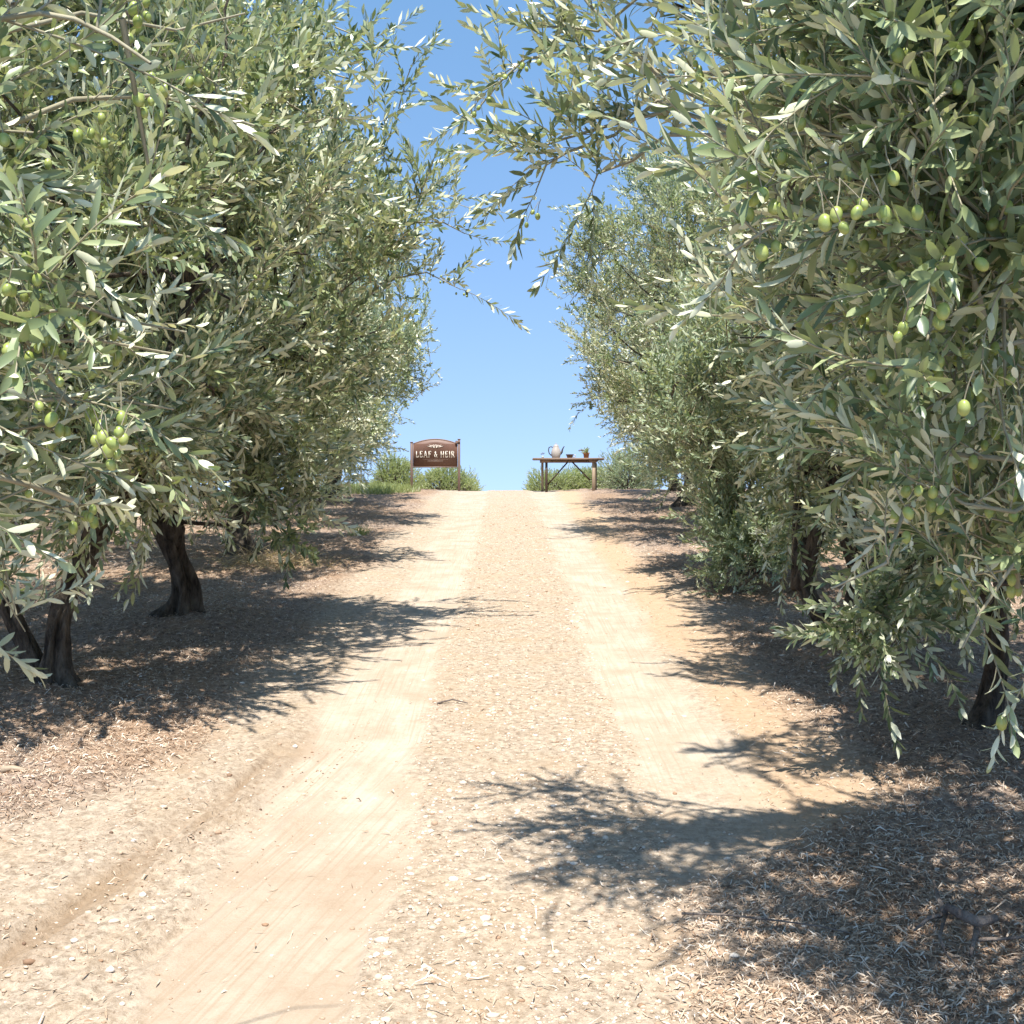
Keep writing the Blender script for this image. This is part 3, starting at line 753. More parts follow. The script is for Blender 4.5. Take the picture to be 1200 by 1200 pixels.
bigR0 = [W3(px, py, d * (.89 if d < 3 else .98)) - x1 for px, py, d in ((988, 268, 1.75), (1003, 250, 1.75), (1010, 240, 1.76), (979, 252, 1.76), (966, 262, 1.77), (1046, 210, 1.8), (1074, 250, 1.8), (1105, 365, 1.8), (1066, 368, 1.82), (1058, 385, 1.8), (1100, 378, 1.83), (1052, 395, 1.8), (1130, 478, 1.8), (1036, 252, 1.8), (1150, 310, 1.8), (1168, 60, 1.9), (1120, 60, 1.9),
         (612, 80, 4.0), (617, 84, 4.0), (608, 92, 4.0), (632, 76, 4.0), (643, 73, 4.0), (617, 107, 4.0), (625, 108, 4.0), (635, 112, 4.0), (583, 107, 4.0), (573, 120, 4.0), (561, 129, 4.0), (556, 137, 4.0), (592, 93, 4.0), (617, 265, 3.7), (624, 250, 3.7), (630, 255, 3.7))]
cl = []
rg = np.random.RandomState(6)
for q in range(50):
    a = rg.rand() * 6.28; rad_ = math.sqrt(rg.rand())
    cl.append((-.15 + math.cos(a) * rad_ * 1.6, -.2 + math.sin(a) * rad_ * 1.85, rg.uniform(1.6, 4.6) - .3 * rad_, rg.uniform(.42, .6)))
for q in range(26):
    yy = rg.uniform(1.6, 2.5); zz = rg.uniform(1.35, 2.9); xx = rg.uniform(.5, 1.15)
    cl.append((xx - x1[0], yy - x1[1], zz - x1[2], .33))
cl = [c for c in cl if not (c[2] + x1[2] > 3.3 - .0 and c[1] + x1[1] < 2.9)]
for q in range(10):  # unseen clumps above the frame, added to fill the shadow on the lane
    cl.append((rg.uniform(.1, 1.5) - x1[0], rg.uniform(2.5, 3.6) - x1[1], rg.uniform(2.9, 3.7) - x1[2], .42))
def keepR0(p, soft=False):
    u, v = img(p)
    if p[1] < 1.3: return 1.0 if p[0] > .95 else 0.0
    lim = np.interp(v, [-900, -200, 0, 60, 120, 200, 280, 340, 420, 500, 600, 670, 705, 760, 860, 940, 1000],
                    [520, 560, 700, 690, 715, 700, 745, 750, 800, 870, 940, 1000, 1085, 1130, 1160, 1185, 1500]) + 28 * math.sin(v * .07 + p[1]) + 16 * math.sin(v * .19)
    if p[1] > 4.6 and v > 300: lim += 120
    k = float(np.clip((u - lim + (45 if soft else 0)) / 40 + .5, 0, 1))
    return k if soft else k * shade_ok(1, p)
olive_tree(*RIGHT[0], 31, "nearest olive tree on the right, large leaves, one branch arching over the lane", GR, cl, keepR0,
           center=(0, 0, 2.6), nbr=12, nsh=8, softkeep=lambda p: keepR0(p, True), extra=exR0, olives=(130, 95), big=bigR0, rad=.14, limbs=[(-.7, -.2, 2.4), (.5, .6, 2.3), (-.2, -.9, 2.3), (-.3, .8, 2.4)])
kR1 = side_keep(1, [(0, 1.65), (.5, 1.5), (1.0, 1.45), (1.8, 1.4), (3, 1.0), (4, 1.1), (5, 1.6)])
rr = np.random.RandomState(32)
olive_tree(*RIGHT[1], 32, "second olive tree of the right row, slender stems and sprays trailing to the ground", GR,
           auto_clumps(rr, 2.8, 1.5, 1.2, 1.6, 22, .55, zmin=1.55, skirt=[(-.75, -.45, .62, .24), (-.5, .0, .8, .26), (-.3, -.5, 1.0, .28), (.3, -.6, 1.0, .3)]), kR1,
           rad=.05, h=.7, olives=(60, 25), nbr=11, ss=1.2)
kR2 = side_keep(1, [(0, 1.5), (.6, 1.6), (1.5, 1.7), (2.4, 1.6), (3, 1.2), (4, 1.3), (5, 2)])
rr = np.random.RandomState(33)
olive_tree(*RIGHT[2], 33, "right row olive tree with a short forked trunk, third from the camera", GR,
           auto_clumps(rr, 2.3, 1.4, 1.4, 1.6, 26, .6, zmin=.85, skirt=[(.5, -.6, .8, .4), (.3, -.7, .6, .3)]), kR2,
           ss=1.25, nbr=12, rad=.085, h=.5, twin=True, lean=(.1, 0), olives=(60, 15), limbs=[(.3, .3, 1.9), (-.15, .5, 2.0), (.6, -.1, 1.8), (.1, -.4, 2.0)])
kR3 = side_keep(1, [(0, 1.7), (.5, 1.5), (1.4, 1.35), (2.4, 1.35), (3.4, 1.8)])
rr = np.random.RandomState(34)
olive_tree(*RIGHT[3], 34, "low pale silvery olive tree of the right row, brushing the ground", GR,
           auto_clumps(rr, 1.75, 1.25, 1.5, 1.35, 28, .58, zmin=.5, skirt=[(-.3, -.7, .3, .3), (.1, -.8, .35, .3), (-.5, -.5, .35, .3)]), kR3,
           rad=.085, h=.5, center=(0, 0, 1.2), mat='leaf_pale', up=.7, ss=1.2)
kR4 = side_keep(1, [(0, 1.9), (.6, 1.7), (1.6, 1.15), (3.0, .68), (3.8, .6), (4.6, .95), (5.2, 1.6)])
rr = np.random.RandomState(35)
olive_tree(*RIGHT[4], 35, "tallest far olive tree of the right row, crown standing against the sky", GR,
           auto_clumps(rr, 2.95, 2.25, 2.2, 2.2, 38, .78, zmin=.7, skirt=[(-2.0, 0, 3.2, .6), (-1.95, .4, 2.5, .6), (-1.7, -.3, 3.9, .5), (-1.7, .2, 1.8, .5)]), kR4, rad=.13, h=.8, olives=(60, 0))
kR5 = side_keep(1, [(0, 2.3), (1.0, 2.0), (2.4, 1.3), (3.2, 1.1), (4.2, 1.6), (5, 2.4)])
rr = np.random.RandomState(36)
tD = olive_tree(*RIGHT[5], 36, "sixth olive tree of the right row, close behind the tallest one", GR,
           auto_clumps(rr, 2.5, 2.1, 2.2, 1.95, 34, .78, zmin=.6), kR5, rad=.13, h=.8)
kR6 = side_keep(1, [(0, 2.9), (1, 2.6), (2.4, 2.0), (3.4, 2.3)])
rr = np.random.RandomState(37)
olive_tree(*RIGHT[6], 37, "farthest olive tree of the right row, beside the wooden table", GR,
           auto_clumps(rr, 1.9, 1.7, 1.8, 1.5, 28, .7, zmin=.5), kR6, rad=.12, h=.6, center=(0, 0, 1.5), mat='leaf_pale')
# --- the next rows, glimpsed between the trunks
glabel = "olive tree in the row behind, glimpsed between near trunks"
for k, (x, y, rz, sc) in enumerate([(-7.6, 10.5, 1.0, .95), (-7.9, 15.5, 2.4, 1.0), (-7.7, 21, 4.0, .95), (-8, 27, 5.2, 1.0)]):
    copy_tree(tB if k % 2 else tC, x, y, rz, sc, glabel + " on the left", "olive trees of the second row on the left")
for k, (x, y, rz, sc) in enumerate([(7.6, 9.5, 1.4, .95), (7.9, 14.5, 2.9, 1.0), (7.7, 20, 4.4, .95)]):
    copy_tree(tD if k % 2 else tC, x, y, rz, sc, glabel + " on the right", "olive trees of the second row on the right")

# ---------------------------------------------------------------- shrubs, weeds and grass beyond the crest
def shrub(x, y, z, rx, ry, rz, n, label, seed, mat='shrub', name="shrub", sc=.72, up=.25, group=None, cat="shrub"):
    rng = np.random.RandomState(seed); root = empty(name, (x, y, z)); tag(root, label, cat, group)
    mb = MB(); st = MB(); P = []; A = []
    for q in range(n):
        d = unit(rng.normal(size=3)); d[2] = abs(d[2]); rr_ = rng.uniform(.35, 1.0) ** .6
        p = d * np.array([rx, ry, rz]) * rr_ * (1 + .3 * math.sin(d[0] * 5 + seed) * math.cos(d[1] * 4))
        P.append(p * np.array([1, 1, .82])); A.append(unit(d * .7 + np.array([0, 0, up]) + rng.normal(size=3) * .3))
        if q % 6 == 0: st.tube(curve(np.array([p[0] * .2, p[1] * .2, -.1]), p * np.array([1, 1, .82]), .04, 5), np.linspace(.012, .003, 5), 4, cap=False)
    P = np.array(P); A = np.array(A)
    scatter_shoots(mb, P, A, rng.normal(size=(n, 3)), rng.uniform(.6, 1.1, n) * sc, rng, [BUSH])
    mb.build("foliage", [M[mat], M['twig']], root, smooth=True)
    st.build("stem", M['deadwood'], root, smooth=True)
    return root
shrub(-1.55, 31.2, G(-1.55, 31.2), .85, .6, .74, 1500, "rounded green shrub directly behind the brown sign", 1)
shrub(-.95, 32.5, G(-.95, 32.5) , .34, .3, .72, 110, "small wispy blue green shrub just right of the sign's right post", 2, 'leaf_pale')
shrub(-2.75, 29.5, G(-2.75, 29.5), .55, .5, 1.0, 1100, "light green shrub between the last left olive tree and the sign", 3)
shrub(1.25, 32.0, G(1.25, 32), .75, .6, .66, 1200, "low green shrub behind the left legs of the table", 4)
shrub(2.35, 32.5, G(2.35, 32.5), .9, .7, .85, 1900, "broad green shrub behind the middle of the table", 5)
shrub(3.25, 31.0, G(3.25, 31), .75, .7, 1.4, 1700, "pale shrub rising behind the right end of the table", 6, 'leaf_pale')
shrub(2.0, 10.9, G(2.0, 10.9), .22, .2, .26, 40, "small green sucker clump at the foot of the low pale olive tree", 7, 'leaf', name="sucker_clump", sc=.8, cat="suckers")

def tuft(x, y, n, hgt, spread, mat, label, cat, seed, name, wid=.004, lay=0.35):
    rng = np.random.RandomState(seed); mb = MB(); z0 = G(x, y)
    for q in range(n):
        b = np.r_[rng.normal(size=2) * spread, 0.0]; b[2] = G(x + b[0], y + b[1]) - z0 - .01
        d = unit(np.r_[rng.normal(size=2) * lay, 1.0]); h_ = hgt * rng.uniform(.5, 1.1)
        sd_ = unit(np.cross(d, rng.normal(size=3)))
        ts = np.array([0, .4, .75, 1.0]); c = b + np.outer(ts * h_, d) + np.outer(ts ** 2 * h_ * .35, np.r_[d[:2] * 2, -.3])
        hw = np.array([1, .9, .6, .1])[:, None] * wid * sd_
        V = np.stack([c - hw, c + hw], 1).reshape(-1, 3); i = np.arange(3)[:, None] * 2
        mb.add(V, (i + np.array([[0, 1, 3, 2]])), 0, tone=np.full(len(V), rng.rand()))
    return tag(mb.build(name, M[mat], smooth=True, loc=(x, y, z0)), label, cat)
tuft(-2.05, 16.6, 110, .20, .07, 'grass', "small bright green weed tuft on the bare soil of the left verge", "weed", 3, "weed_tuft")
tuft(-2.55, 13.0, 500, .24, .30, 'straw', "heap of dry brown twigs and grass on the left verge", "brush pile", 4, "brush_pile", .003, 1.3)
tuft(2.85, 14.3, 260, .32, .14, 'straw', "dry straw coloured grass tuft beneath the right row", "dry grass", 5, "dry_grass_tuft", .004, .8)
# grass strip past the crest on the left
rng = np.random.RandomState(8); mb = MB()
gx = rng.uniform(-4.2, -1.9, 5200); gy = rng.uniform(25.4, 30, 5200); ok = gx < -2.15 - .25 * np.sin(gy * 3); gx, gy = gx[ok], gy[ok]
gz = height(gx, gy); n_ = len(gx)
hh = rng.uniform(.08, .24, n_); dx = rng.normal(size=n_) * .1; dy = rng.normal(size=n_) * .1; aw = rng.rand(n_) * 3.14
wv = np.stack([np.cos(aw), np.sin(aw), np.zeros(n_)], -1) * .006
b0 = np.stack([gx, gy, gz - .02], -1); b1 = b0 + np.stack([dx * .4, dy * .4, hh * .6], -1); b2 = b0 + np.stack([dx, dy, hh], -1)
V = np.stack([b0 - wv, b0 + wv, b1 - wv * .8, b1 + wv * .8, b2 - wv * .1, b2 + wv * .1], 1).reshape(-1, 3)
Q = (np.array([[0, 1, 3, 2], [2, 3, 5, 4]])[None] + (np.arange(n_) * 6)[:, None, None]).reshape(-1, 4)
o = mesh_from("grass", V, Q, [M['grass']], tone=np.repeat(rng.rand(n_), 6))
tag(o, "short bright green grass at the crest left of the sign", "grass", kind='stuff')

# ---------------------------------------------------------------- litter and pebbles
def litter_material():
    m, n, l, p = new_mat("wood_chip_litter")
    t = attr(n, "tone"); cr = n.new("ShaderNodeValToRGB"); l.new(t, cr.inputs[0])
    e = cr.color_ramp.elements; e[0].position = 0; e[0].color = (.13, .085, .06, 1); e[1].position = 1; e[1].color = (.74, .66, .56, 1)
    for pos, c in ((.25, (.34, .21, .13, 1)), (.5, (.46, .335, .235, 1)), (.75, (.60, .48, .36, 1))):
        k = e.new(pos); k.color = c
    l.new(cr.outputs[0], p.inputs["Base Color"]); p.inputs["Roughness"].default_value = .85
    p.inputs["Specular IOR Level"].default_value = .2
    return m
M['litter'] = litter_material()
def litter():
    rng = np.random.RandomState(12)
    n = 460000
    y = 2.6 + (rng.rand(n) ** 1.7) * 21; x = rng.uniform(-1, 1, n) * (.50 * y + .5)
    lt, rt, rut, vg, og = zones(x, y)
    cl_ = .55 + .9 * fbm(x * 1.1, y * 1.1, 3)
    p = vg * (0.45 + .9 * cl_) + .022 + .10 * og - .1 * (lt + rt)
    ok = rng.rand(n) < np.clip(p, 0.004, 1); x, y = x[ok], y[ok]; n = len(x)
    z = height(x, y, True)
    L = rng.uniform(.010, .044, n) * (1 + (rng.rand(n) < .06) * 1.2); Wd = rng.uniform(.0016, .006, n)
    a = rng.rand(n) * 6.283; d = np.stack([np.cos(a), np.sin(a), rng.normal(size=n) * .22], -1)
    s_ = np.stack([-np.sin(a), np.cos(a), rng.normal(size=n) * .45], -1)
    c = np.stack([x, y, z + rng.uniform(.001, .012, n)], -1)
    up = np.array([0, 0, 1.0]) * (rng.uniform(-.2, .35, n) * L)[:, None]
    h = d * (L / 2)[:, None]; w2 = s_ * (Wd / 2)[:, None]
    V = np.stack([c - h - w2 * .4, c - h + w2 * .4, c + up - w2, c + up + w2, c + h - w2 * .35, c + h + w2 * .35], 1).reshape(-1, 3)
    Q = (np.array([[0, 1, 3, 2], [2, 3, 5, 4]])[None] + (np.arange(n) * 6)[:, None, None]).reshape(-1, 4)
    tn = np.clip(rng.normal(.54, .25, n) + .35 * fbm(x * .8 + 3, y * .8, 2), 0, 1)
    o = mesh_from("leaf_litter", V, Q, [M['litter']], tone=np.repeat(tn, 6), smooth=False)
    tag(o, "wood chips, dry olive leaves and twigs strewn over the verges", "litter", kind='stuff')
    print("litter", n)
litter()
def pebbles():
    rng = np.random.RandomState(13)
    ph = (1 + 5 ** .5) / 2
    V0 = unit(np.array([[-1, ph, 0], [1, ph, 0], [-1, -ph, 0], [1, -ph, 0], [0, -1, ph], [0, 1, ph], [0, -1, -ph], [0, 1, -ph], [ph, 0, -1], [ph, 0, 1], [-ph, 0, -1], [-ph, 0, 1]], float))
    T0 = np.array([[0, 11, 5], [0, 5, 1], [0, 1, 7], [0, 7, 10], [0, 10, 11], [1, 5, 9], [5, 11, 4], [11, 10, 2], [10, 7, 6], [7, 1, 8], [3, 9, 4], [3, 4, 2], [3, 2, 6], [3, 6, 8], [3, 8, 9], [4, 9, 5], [2, 4, 11], [6, 2, 10], [8, 6, 7], [9, 8, 1]])
    n = 120000
    y = 2.4 + (rng.rand(n) ** 1.8) * 20; x = rng.uniform(-2.6, 2.6, n)
    lt, rt, rut, vg, og = zones(x, y)
    mid = band(x, -.42, .62, .1)
    p = .12 + .75 * mid - .085 * (lt + rt) + .12 * vg
    p = p * (.5 + 1.2 * np.clip(.5 + fbm(x * 2.2, y * 1.6, 3), 0, 1))
    su = x + lane_shift(y); wheel = band(su, -1.4, -.6, .05) * sstep(6.4, 5.6, y)
    line = sstep(.02, .25, fbm(su * 8 + 2, y * .35, 2)) * wheel
    p = p + .5 * line + .10 * wheel * (1 - lt)
    ok = rng.rand(n) < np.clip(p, .004, 1); x, y, line = x[ok], y[ok], line[ok]; n = len(x)
    s = np.clip(rng.lognormal(-5.65, .55, n), .0015, .017) * (1 - .3 * line)
    V = V0[None] * s[:, None, None] * rng.uniform(.7, 1.3, (n, 12, 1)) * np.stack([rng.uniform(.8, 1.4, n), rng.uniform(.7, 1.2, n), rng.uniform(.45, .8, n)], -1)[:, None]
    V = V + np.stack([x, y, height(x, y, True) + s * .1], -1)[:, None]
    T = (T0[None] + (np.arange(n) * 12)[:, None, None]).reshape(-1, 3)
    o = mesh_from("pebbles", V.reshape(-1, 3), [T], [M['litter']], tone=np.repeat(np.clip(rng.normal(.70, .2, n) - .45 * line * (rng.rand(n) < .6), .05, 1), 12), smooth=False)
    tag(o, "pale pebbles and clods in the gravelly middle of the road", "pebbles", kind='stuff')
    print("pebbles", n)
pebbles()

# fallen branch and sticks, bottom right
def gpt(px, py, lift=.02):
    d = 5.0
    for _ in range(20):
        z = G((px - 592) * d / 1400, d); d = (EYE - z) * 1400 / max(20, py - 577)
    x = (px - 592) * d / 1400
    return np.array([x, d, float(height(np.array([x]), np.array([d]), True)[0]) + lift + (.03 if px > 1050 else 0)])
root = empty("fallen_branch", gpt(1130, 1110, 0)); b0 = np.array(root.location)
tag(root, "dead grey forked branch lying in the shade at the lower right", "fallen branch")
m_ = MB(); m_.tube(np.array([gpt(1112, 1108, .075), gpt(1130, 1112, .065), gpt(1150, 1116, .055), gpt(1172, 1110, .07)]) - b0, [.012, .017, .018, .011], 8, wob=.2)
m_.build("main_limb", M['deadwood'], root, smooth=True)
for pts, r_ in (([(1112, 1108, .05), (1104, 1090, .07), (1098, 1078, .09)], .010), ([(1112, 1108, .05), (1105, 1130, .04), (1112, 1145, .03), (1128, 1162, .02)], .006),
                ([(1150, 1116, .04), (1146, 1128, .04), (1142, 1142, .02)], .010), ([(1112, 1108, .05), (1092, 1110, .04), (1075, 1118, .03)], .009)):
    q = MB(); q.tube(np.array([gpt(*p) for p in pts]) - b0, np.linspace(r_, r_ * .4, len(pts)), 6, wob=.15); q.build("twig", M['deadwood'], root, smooth=True)
def stick(pts, r_, label, mat='deadwood'):
    P = np.array([gpt(*p) for p in pts]); q = MB(); q.tube(P - P[0], np.linspace(r_, r_ * .5, len(P)), 7, wob=.15)
    tag(q.build("stick", M[mat], smooth=True, loc=tuple(P[0])), label, "stick")
stick([(800, 1079, .02), (850, 1083, .026), (910, 1092, .03), (960, 1099, .03), (1000, 1108, .028)], .0042, "long thin reddish stick on the litter left of the fallen branch")
stick([(1150, 1120, .012), (1175, 1117, .016), (1215, 1119, .012)], .007, "short grey stick touching the right picture edge beside the fallen branch")
stick([(512, 827, .01), (530, 825, .02), (548, 827, .01)], .006, "short dark stick lying between the left wheel track and the gravel")
stick([(0, 905, .015), (14, 903, .02), (30, 906, .012)], .018, "pale chunk of split wood at the left picture edge", 'table_pale')

# ---------------------------------------------------------------- sign
SY = 28.0; k = SY / 1400
sx0, sx1 = (481.5 - 592) * k, (539 - 592) * k
cx = (sx0 + sx1) / 2; hw = (sx1 - sx0) / 2
z_of = lambda py: EYE + (577 - py) * k
sg = G(cx, SY)
sign = empty("sign", (cx, SY, sg)); tag(sign, "arched brown board sign on two posts with cream lettering at the crest", "sign")
lz = lambda py: z_of(py) - sg
for s_, top in ((-1, 519), (1, 515.5)):
    m_ = MB(); h_ = lz(top); m_.box((s_ * (hw - .02), 0, (h_ - .3) / 2), (.055, .055, h_ + .3), bev=.006)
    m_.box((s_ * (hw - .02), 0, h_ + .012), (.07, .07, .024), bev=.006)
    post = m_.build("post", M['sign_post'], sign)
    if s_ == 1:
        f_ = MB(); f_.tube([(hw - .075, -.045, h_ - .07), (hw - .075, .045, h_ - .07)], .034, 14); f_.tube([(hw - .1, -.03, h_ - .03), (hw + .0, -.03, h_ - .06)], .018, 8)
        f_.build("finial", M['sign_post'], sign, smooth=True)
W_ = hw - .055; zb, zs, zt = lz(547), lz(521), lz(515.5)
arc = [(x, zs + (zt - zs) * (1 - (x / W_) ** 2)) for x in np.linspace(W_, -W_, 21)]
m_ = MB(); m_.prism([(-W_, zb), (W_, zb)] + arc, -.016, .016); m_.build("board", M['sign_wood'], sign)
m_ = MB()
m_.tube([(x, -.002, z + .014) for x, z in arc], .016, 6)
m_.box((0, -.002, zb - .008), (2 * W_, .045, .022))
for s_ in (-1, 1): m_.box((s_ * (W_ - .004), -.014, (zb + zs) / 2), (.01, .02, zs - zb))
m_.build("frame", M['sign_edge'], sign, smooth=False)
# serif capitals: strokes in a unit-height box; thick uprights, thin bars, little serifs
TH, TN, SF = .15, .09, .07
def bar(a, b, w_): return ('b', a, b, w_)
def up_(x, z0=0, z1=1): return [bar((x, z0), (x, z1), TH)] + ([bar((x - SF * 1.3, .035), (x + SF * 1.3, .035), .07)] if z0 == 0 else []) + ([bar((x - SF * 1.3, .965), (x + SF * 1.3, .965), .07)] if z1 == 1 else [])
GLY = {'L': (up_(.16) + [bar((.1, .04), (.6, .04), TN), bar((.58, 0), (.58, .25), .06)], .68),
       'E': (up_(.16) + [bar((.1, .04), (.6, .04), TN), bar((.1, .96), (.58, .96), TN), bar((.1, .52), (.48, .52), TN), bar((.58, 0), (.58, .24), .06), bar((.56, .78), (.56, 1), .06), bar((.48, .42), (.48, .62), .05)], .70),
       'F': (up_(.16) + [bar((.1, .96), (.58, .96), TN), bar((.1, .52), (.48, .52), TN), bar((.56, .76), (.56, 1), .06), bar((.48, .42), (.48, .62), .05)], .66),
       'A': ([bar((.1, 0), (.40, 1), .08), bar((.40, 1), (.72, 0), TH), bar((.2, .33), (.6, .33), TN), bar((0, .035), (.22, .035), .07), bar((.58, .035), (.86, .035), .07)], .88),
       'H': (up_(.16) + up_(.66) + [bar((.16, .52), (.66, .52), TN)], .84),
       'I': (up_(.16), .34),
       'R': (up_(.16) + [bar((.1, .96), (.42, .96), TN), bar((.42, .96), (.54, .86), .11), bar((.56, .88), (.56, .62), .13), bar((.54, .64), (.42, .52), .11), bar((.1, .52), (.42, .52), TN), bar((.36, .52), (.66, .03), TH), bar((.58, .035), (.78, .035), .07)], .80),
       '&': ([bar((.2, .86), (.62, .04), .15), bar((.2, .86), (.3, .98), .1), bar((.3, .98), (.42, .84), .1), bar((.42, .84), (.14, .42), .09), bar((.14, .42), (.1, .2), .13), bar((.1, .2), (.3, .03), .09), bar((.3, .03), (.6, .42), .08), bar((.54, .46), (.72, .46), .05), bar((.6, .04), (.74, .04), .06)], .80), ' ': ([], .30)}
text = "LEAF & HEIR"; Hc = .145; gap = .12
tw = sum(GLY[c][1] + gap for c in text) - gap
sc_ = min(Hc, 2 * W_ * .88 / tw); xcur = -tw * sc_ / 2; zbase = lz(536.0)
for c in text:
    st, wd = GLY[c]
    if st:
        q = MB()
        for i_, (_, a, b, wv_) in enumerate(st):
            a = np.array(a) * np.array([sc_, Hc]); b = np.array(b) * np.array([sc_, Hc]); d = b - a; Ln = np.linalg.norm(d); ang = math.atan2(d[1], d[0]); ca, sa = math.cos(ang), math.sin(ang)
            mid = (a + b) / 2
            q.box((xcur + mid[0], -.0185 - i_ * .0002, zbase + mid[1]), (Ln, .005, wv_ * (sc_ if abs(d[0]) < abs(d[1]) else sc_ * 1.1)), rot=[[ca, 0, -sa], [0, 1, 0], [sa, 0, ca]])
        q.build("letter", M['letter'], sign)
    xcur += (wd + gap) * sc_
q = MB()       # the fan of leaves over the name
for i_, a in enumerate(np.linspace(-68, 68, 9)):
    ar = R(a); L_ = .125 - .02 * math.cos(ar * 1.2) + (.03 if abs(a) > 50 else 0); c0 = np.array([.0, lz(525.2)]); dv = np.array([math.sin(ar) * 1.35, math.cos(ar) * .85]); L2 = L_ * np.linalg.norm(dv)
    dv = dv / np.linalg.norm(dv); nn = np.array([-dv[1], dv[0]]); wv_ = .015
    poly = [c0 + dv * L2 * t + nn * wv_ * s for t, s in ((.3, 0), (.6, -1), (1.05, 0), (.6, 1))]
    q.prism(poly[::-1], -.0215 - i_ * .0002, -.016)
q.build("leaf_emblem", M['letter_soft'], sign)
q = MB()
for s_, tl in ((-1, .5), (1, -.6)):
    for w0 in (0, 1):
        c0 = np.array([s_ * (.028 + .012 * w0), lz(524.6) + .012 * w0]); dv = np.array([math.sin(tl), math.cos(tl)]); nn = np.array([-dv[1], dv[0]])
        q.prism([c0 - dv * .022, c0 + nn * .011, c0 + dv * .026, c0 - nn * .011], -.0265 - .0003 * w0, -.0162)
q.build("emblem_centre", M['letter'], sign)
q = MB(); q.box((0, -.0185, lz(540.3)), (.36, .004, .008)); q.build("underline", M['letter_dim'], sign)
q = MB(); q.box((0, -.0185, lz(538.3)), (.60, .003, .003)); q.build("fine_rule", M['letter_dim'], sign)

# ---------------------------------------------------------------- table and what stands on it
TY = 27.6; k = TY / 1400; tz = lambda py: EYE + (577 - py) * k; txp = lambda px: (px - 592) * k
t0, t1 = txp(624), txp(707); tc = (t0 + t1) / 2; tg = G(tc, TY)
lz = lambda py: tz(py) - tg; lx = lambda px: txp(px) - tc
table = empty("trestle_table", (tc, TY, tg)); tag(table, "brown wooden trestle table with dark diagonal braces at the crest", "table")
top_z = lz(537); depth = .62
q = MB()
for i_ in range(4):
    q.box(((i_ % 2) * .006, -depth / 2 + depth / 8 + i_ * depth / 4, top_z - .022), (t1 - t0 - .02 * (i_ % 2), depth / 4 - .004, .044), bev=.008)
q.build("tabletop", M['table_top'], table)
q = MB(); q.box((0, 0, top_z - .075), (t1 - t0 - .34, .05, .06)); q.build("apron", M['table_top'], table)
for px, col_f, col_b in ((640, 'table_dark', 'table_pale'), (695, 'table_pale', 'table_pale')):
    x = lx(px)
    q = MB(); q.prism([(x - .12, top_z - .046), (x - .07, top_z - .10), (x + .07, top_z - .10), (x + .12, top_z - .046)], -.24, .24); q.build("bracket", M['table_top'], table)
    for yy, cc, dxx in ((-.20, col_f, 0), (.20, col_b, -.09 if px < 660 else .07)):
        q = MB(); zb_ = -.06; q.box((x + dxx * .9, yy, (top_z - .10 + zb_) / 2), (.055 if px < 660 else .075, .055, top_z - .10 - zb_), bev=.004)
        q.build("leg", M[cc], table)
for (xa, za), (xb, zb2) in (((lx(665), lz(541.5)), (lx(641.5), lz(568))), ((lx(670), lz(541.5)), (lx(691), lz(563)))):
    q = MB(); d = np.array([xb - xa, 0, zb2 - za]); L_ = np.linalg.norm(d); a = math.atan2(d[2], d[0])
    q.box(((xa + xb) / 2, -.165, (za + zb2) / 2), (L_, .03, .032), rot=[[math.cos(a), 0, -math.sin(a)], [0, 1, 0], [math.sin(a), 0, math.cos(a)]]); q.build("brace", M['table_dark'], table)
topw = tg + top_z
# coffee pot
x = txp(651.5); pot = empty("coffee_pot", (x, TY, topw)); tag(pot, "pale enamel coffee pot with a dark loop handle on the table", "coffee pot")
sc = .0195 * 15 / 1.0
q = MB(); q.lathe([(.001, 0), (.085, .002), (.098, .03), (.112, .085), (.112, .14), (.095, .20), (.072, .25), (.062, .275), (.064, .285), (.001, .285)], 28); q.build("body", M['enamel'], pot, smooth=True)
q = MB(); q.lathe([(.064, .286), (.058, .30), (.035, .312), (.012, .318), (.010, .328), (.017, .338), (.010, .350), (.001, .353)], 20); lid = q.build("lid", M['enamel'], pot, smooth=True)
q = MB(); q.tube([(-.075, 0, .25), (-.12, 0, .268), (-.162, 0, .245), (-.172, 0, .18), (-.155, 0, .11), (-.105, 0, .06)], .012, 8); q.build("handle", M['dark_metal'], pot, smooth=True)
q = MB(); q.tube([(.095, 0, .10), (.135, 0, .14), (.15, 0, .20), (.175, 0, .255), (.195, 0, .275)], [.034, .026, .018, .013, .012], 10); q.build("spout", M['dark_metal'], pot, smooth=True)
# cup
x = txp(667.5); cup = empty("cup", (x, TY - .05, topw)); tag(cup, "wide brown cup with a cream handle in the middle of the table", "cup")
q = MB(); q.lathe([(.001, .0), (.055, .0), (.06, .012), (.075, .05), (.092, .085), (.096, .088), (.09, .082), (.07, .045), (.05, .018), (.001, .014)], 26); q.build("bowl", M['brown_glaze'], cup, smooth=True)
q = MB(); q.tube([(.088, -.02, .072), (.125, -.03, .075), (.14, -.03, .05), (.12, -.03, .022), (.068, -.02, .022)], .009, 8); q.build("handle", M['cream_glaze'], cup, smooth=True)
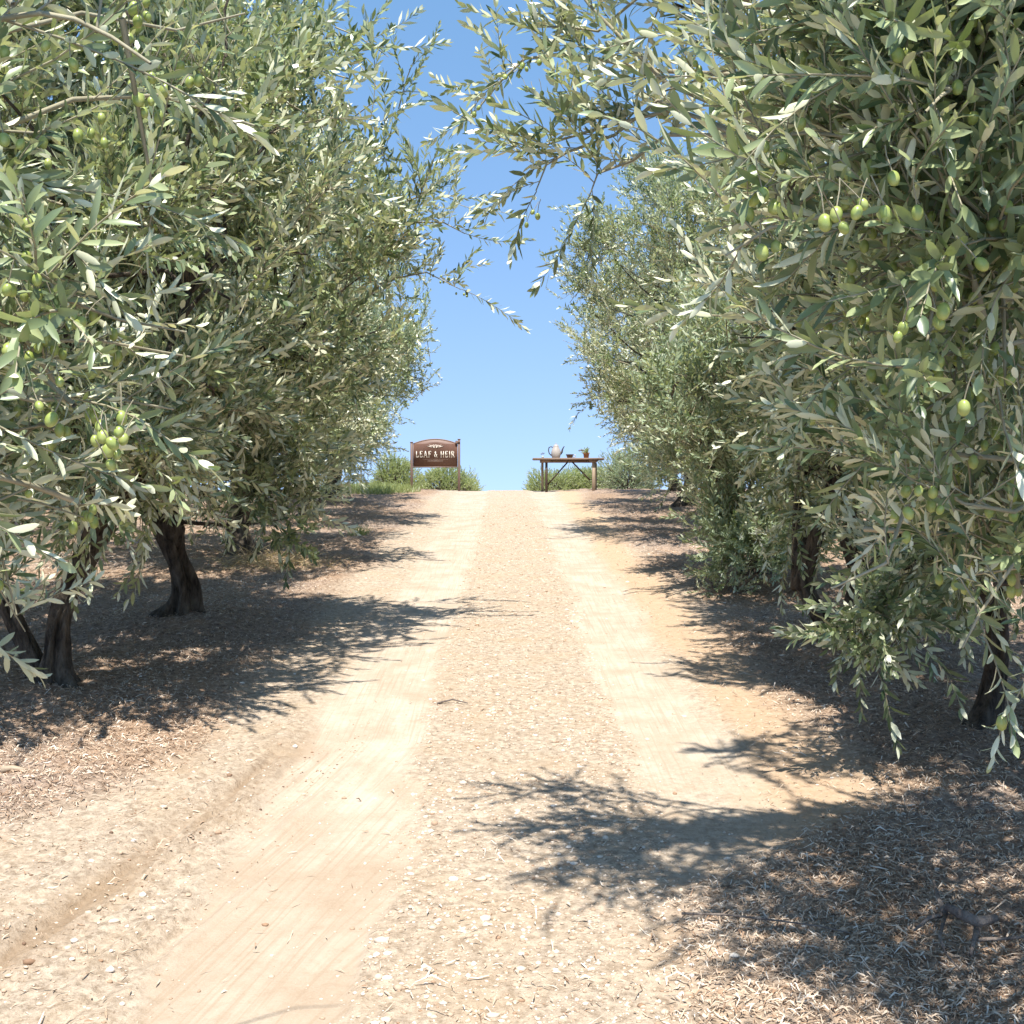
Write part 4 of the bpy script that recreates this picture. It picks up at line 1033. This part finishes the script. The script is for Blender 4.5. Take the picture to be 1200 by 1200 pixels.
# potted herb
x = txp(687); pp = empty("potted_herb", (x, TY, topw)); tag(pp, "small green herb in a terracotta pot on the right half of the table", "potted plant")
q = MB(); q.lathe([(.001, 0), (.055, 0), (.068, .10), (.078, .10), (.078, .125), (.066, .125), (.064, .11), (.001, .108)], 24); q.build("pot", M['terracotta'], pp, smooth=False)
rng = np.random.RandomState(3); n_ = 34
P = np.c_[rng.normal(size=(n_, 2)) * .035, np.full(n_, .10)]; A = unit(np.c_[rng.normal(size=(n_, 2)) * .6, np.ones(n_)])
q = MB(); scatter_shoots(q, P, A, rng.normal(size=(n_, 3)), rng.uniform(.35, .62, n_), rng, [BUSH]); q.build("foliage", [M['shrub'], M['twig']], pp, smooth=True)
q = MB(); q.box((0, 0, .012), (.14, .05, .024), bev=.008)
stz = q.build("wooden_scoop", M['table_top'], None, loc=(txp(678.3), TY, topw)); bpy.data.objects.remove(stz)
q = MB(); V = []
ts = np.linspace(0, 1, 7); c = np.stack([-.04 - .15 * ts, np.zeros(7), .175 + .012 * np.sin(ts * 3)], -1); hw_ = (np.sin(np.pi * np.clip(ts * .9 + .08, 0, 1)) * .028)[:, None]
q.tube(c, [.006, .012, .015, .016, .015, .010, .003], 8); q.tube([(0, 0, .11), (-.02, 0, .15), (-.04, 0, .175)], .005, 6); q.build("seed_pod", M['brown_glaze'], pp, smooth=True)
# little glass with a sprig
x = txp(636); gl = empty("bud_vase", (x, TY, topw)); tag(gl, "tiny glass vase with a dark sprig at the left end of the table", "vase")
q = MB(); q.lathe([(.001, 0), (.026, 0), (.03, .03), (.024, .055), (.018, .06), (.015, .05), (.001, .01)], 16); q.build("glass", M['glass'], gl, smooth=True)
q = MB(); 
for dx_, h_ in ((-.035, .10), (.03, .115), (0, .12)):
    q.tube([(0, 0, .02), (dx_ * .5, 0, h_ * .7), (dx_, 0, h_)], .003, 5); q.tube([(dx_ - .02, 0, h_ - .006), (dx_, 0, h_), (dx_ + .018, 0, h_ + .004)], [.003, .012, .003], 7)
q.build("sprig", M['brown_glaze'], gl, smooth=True)
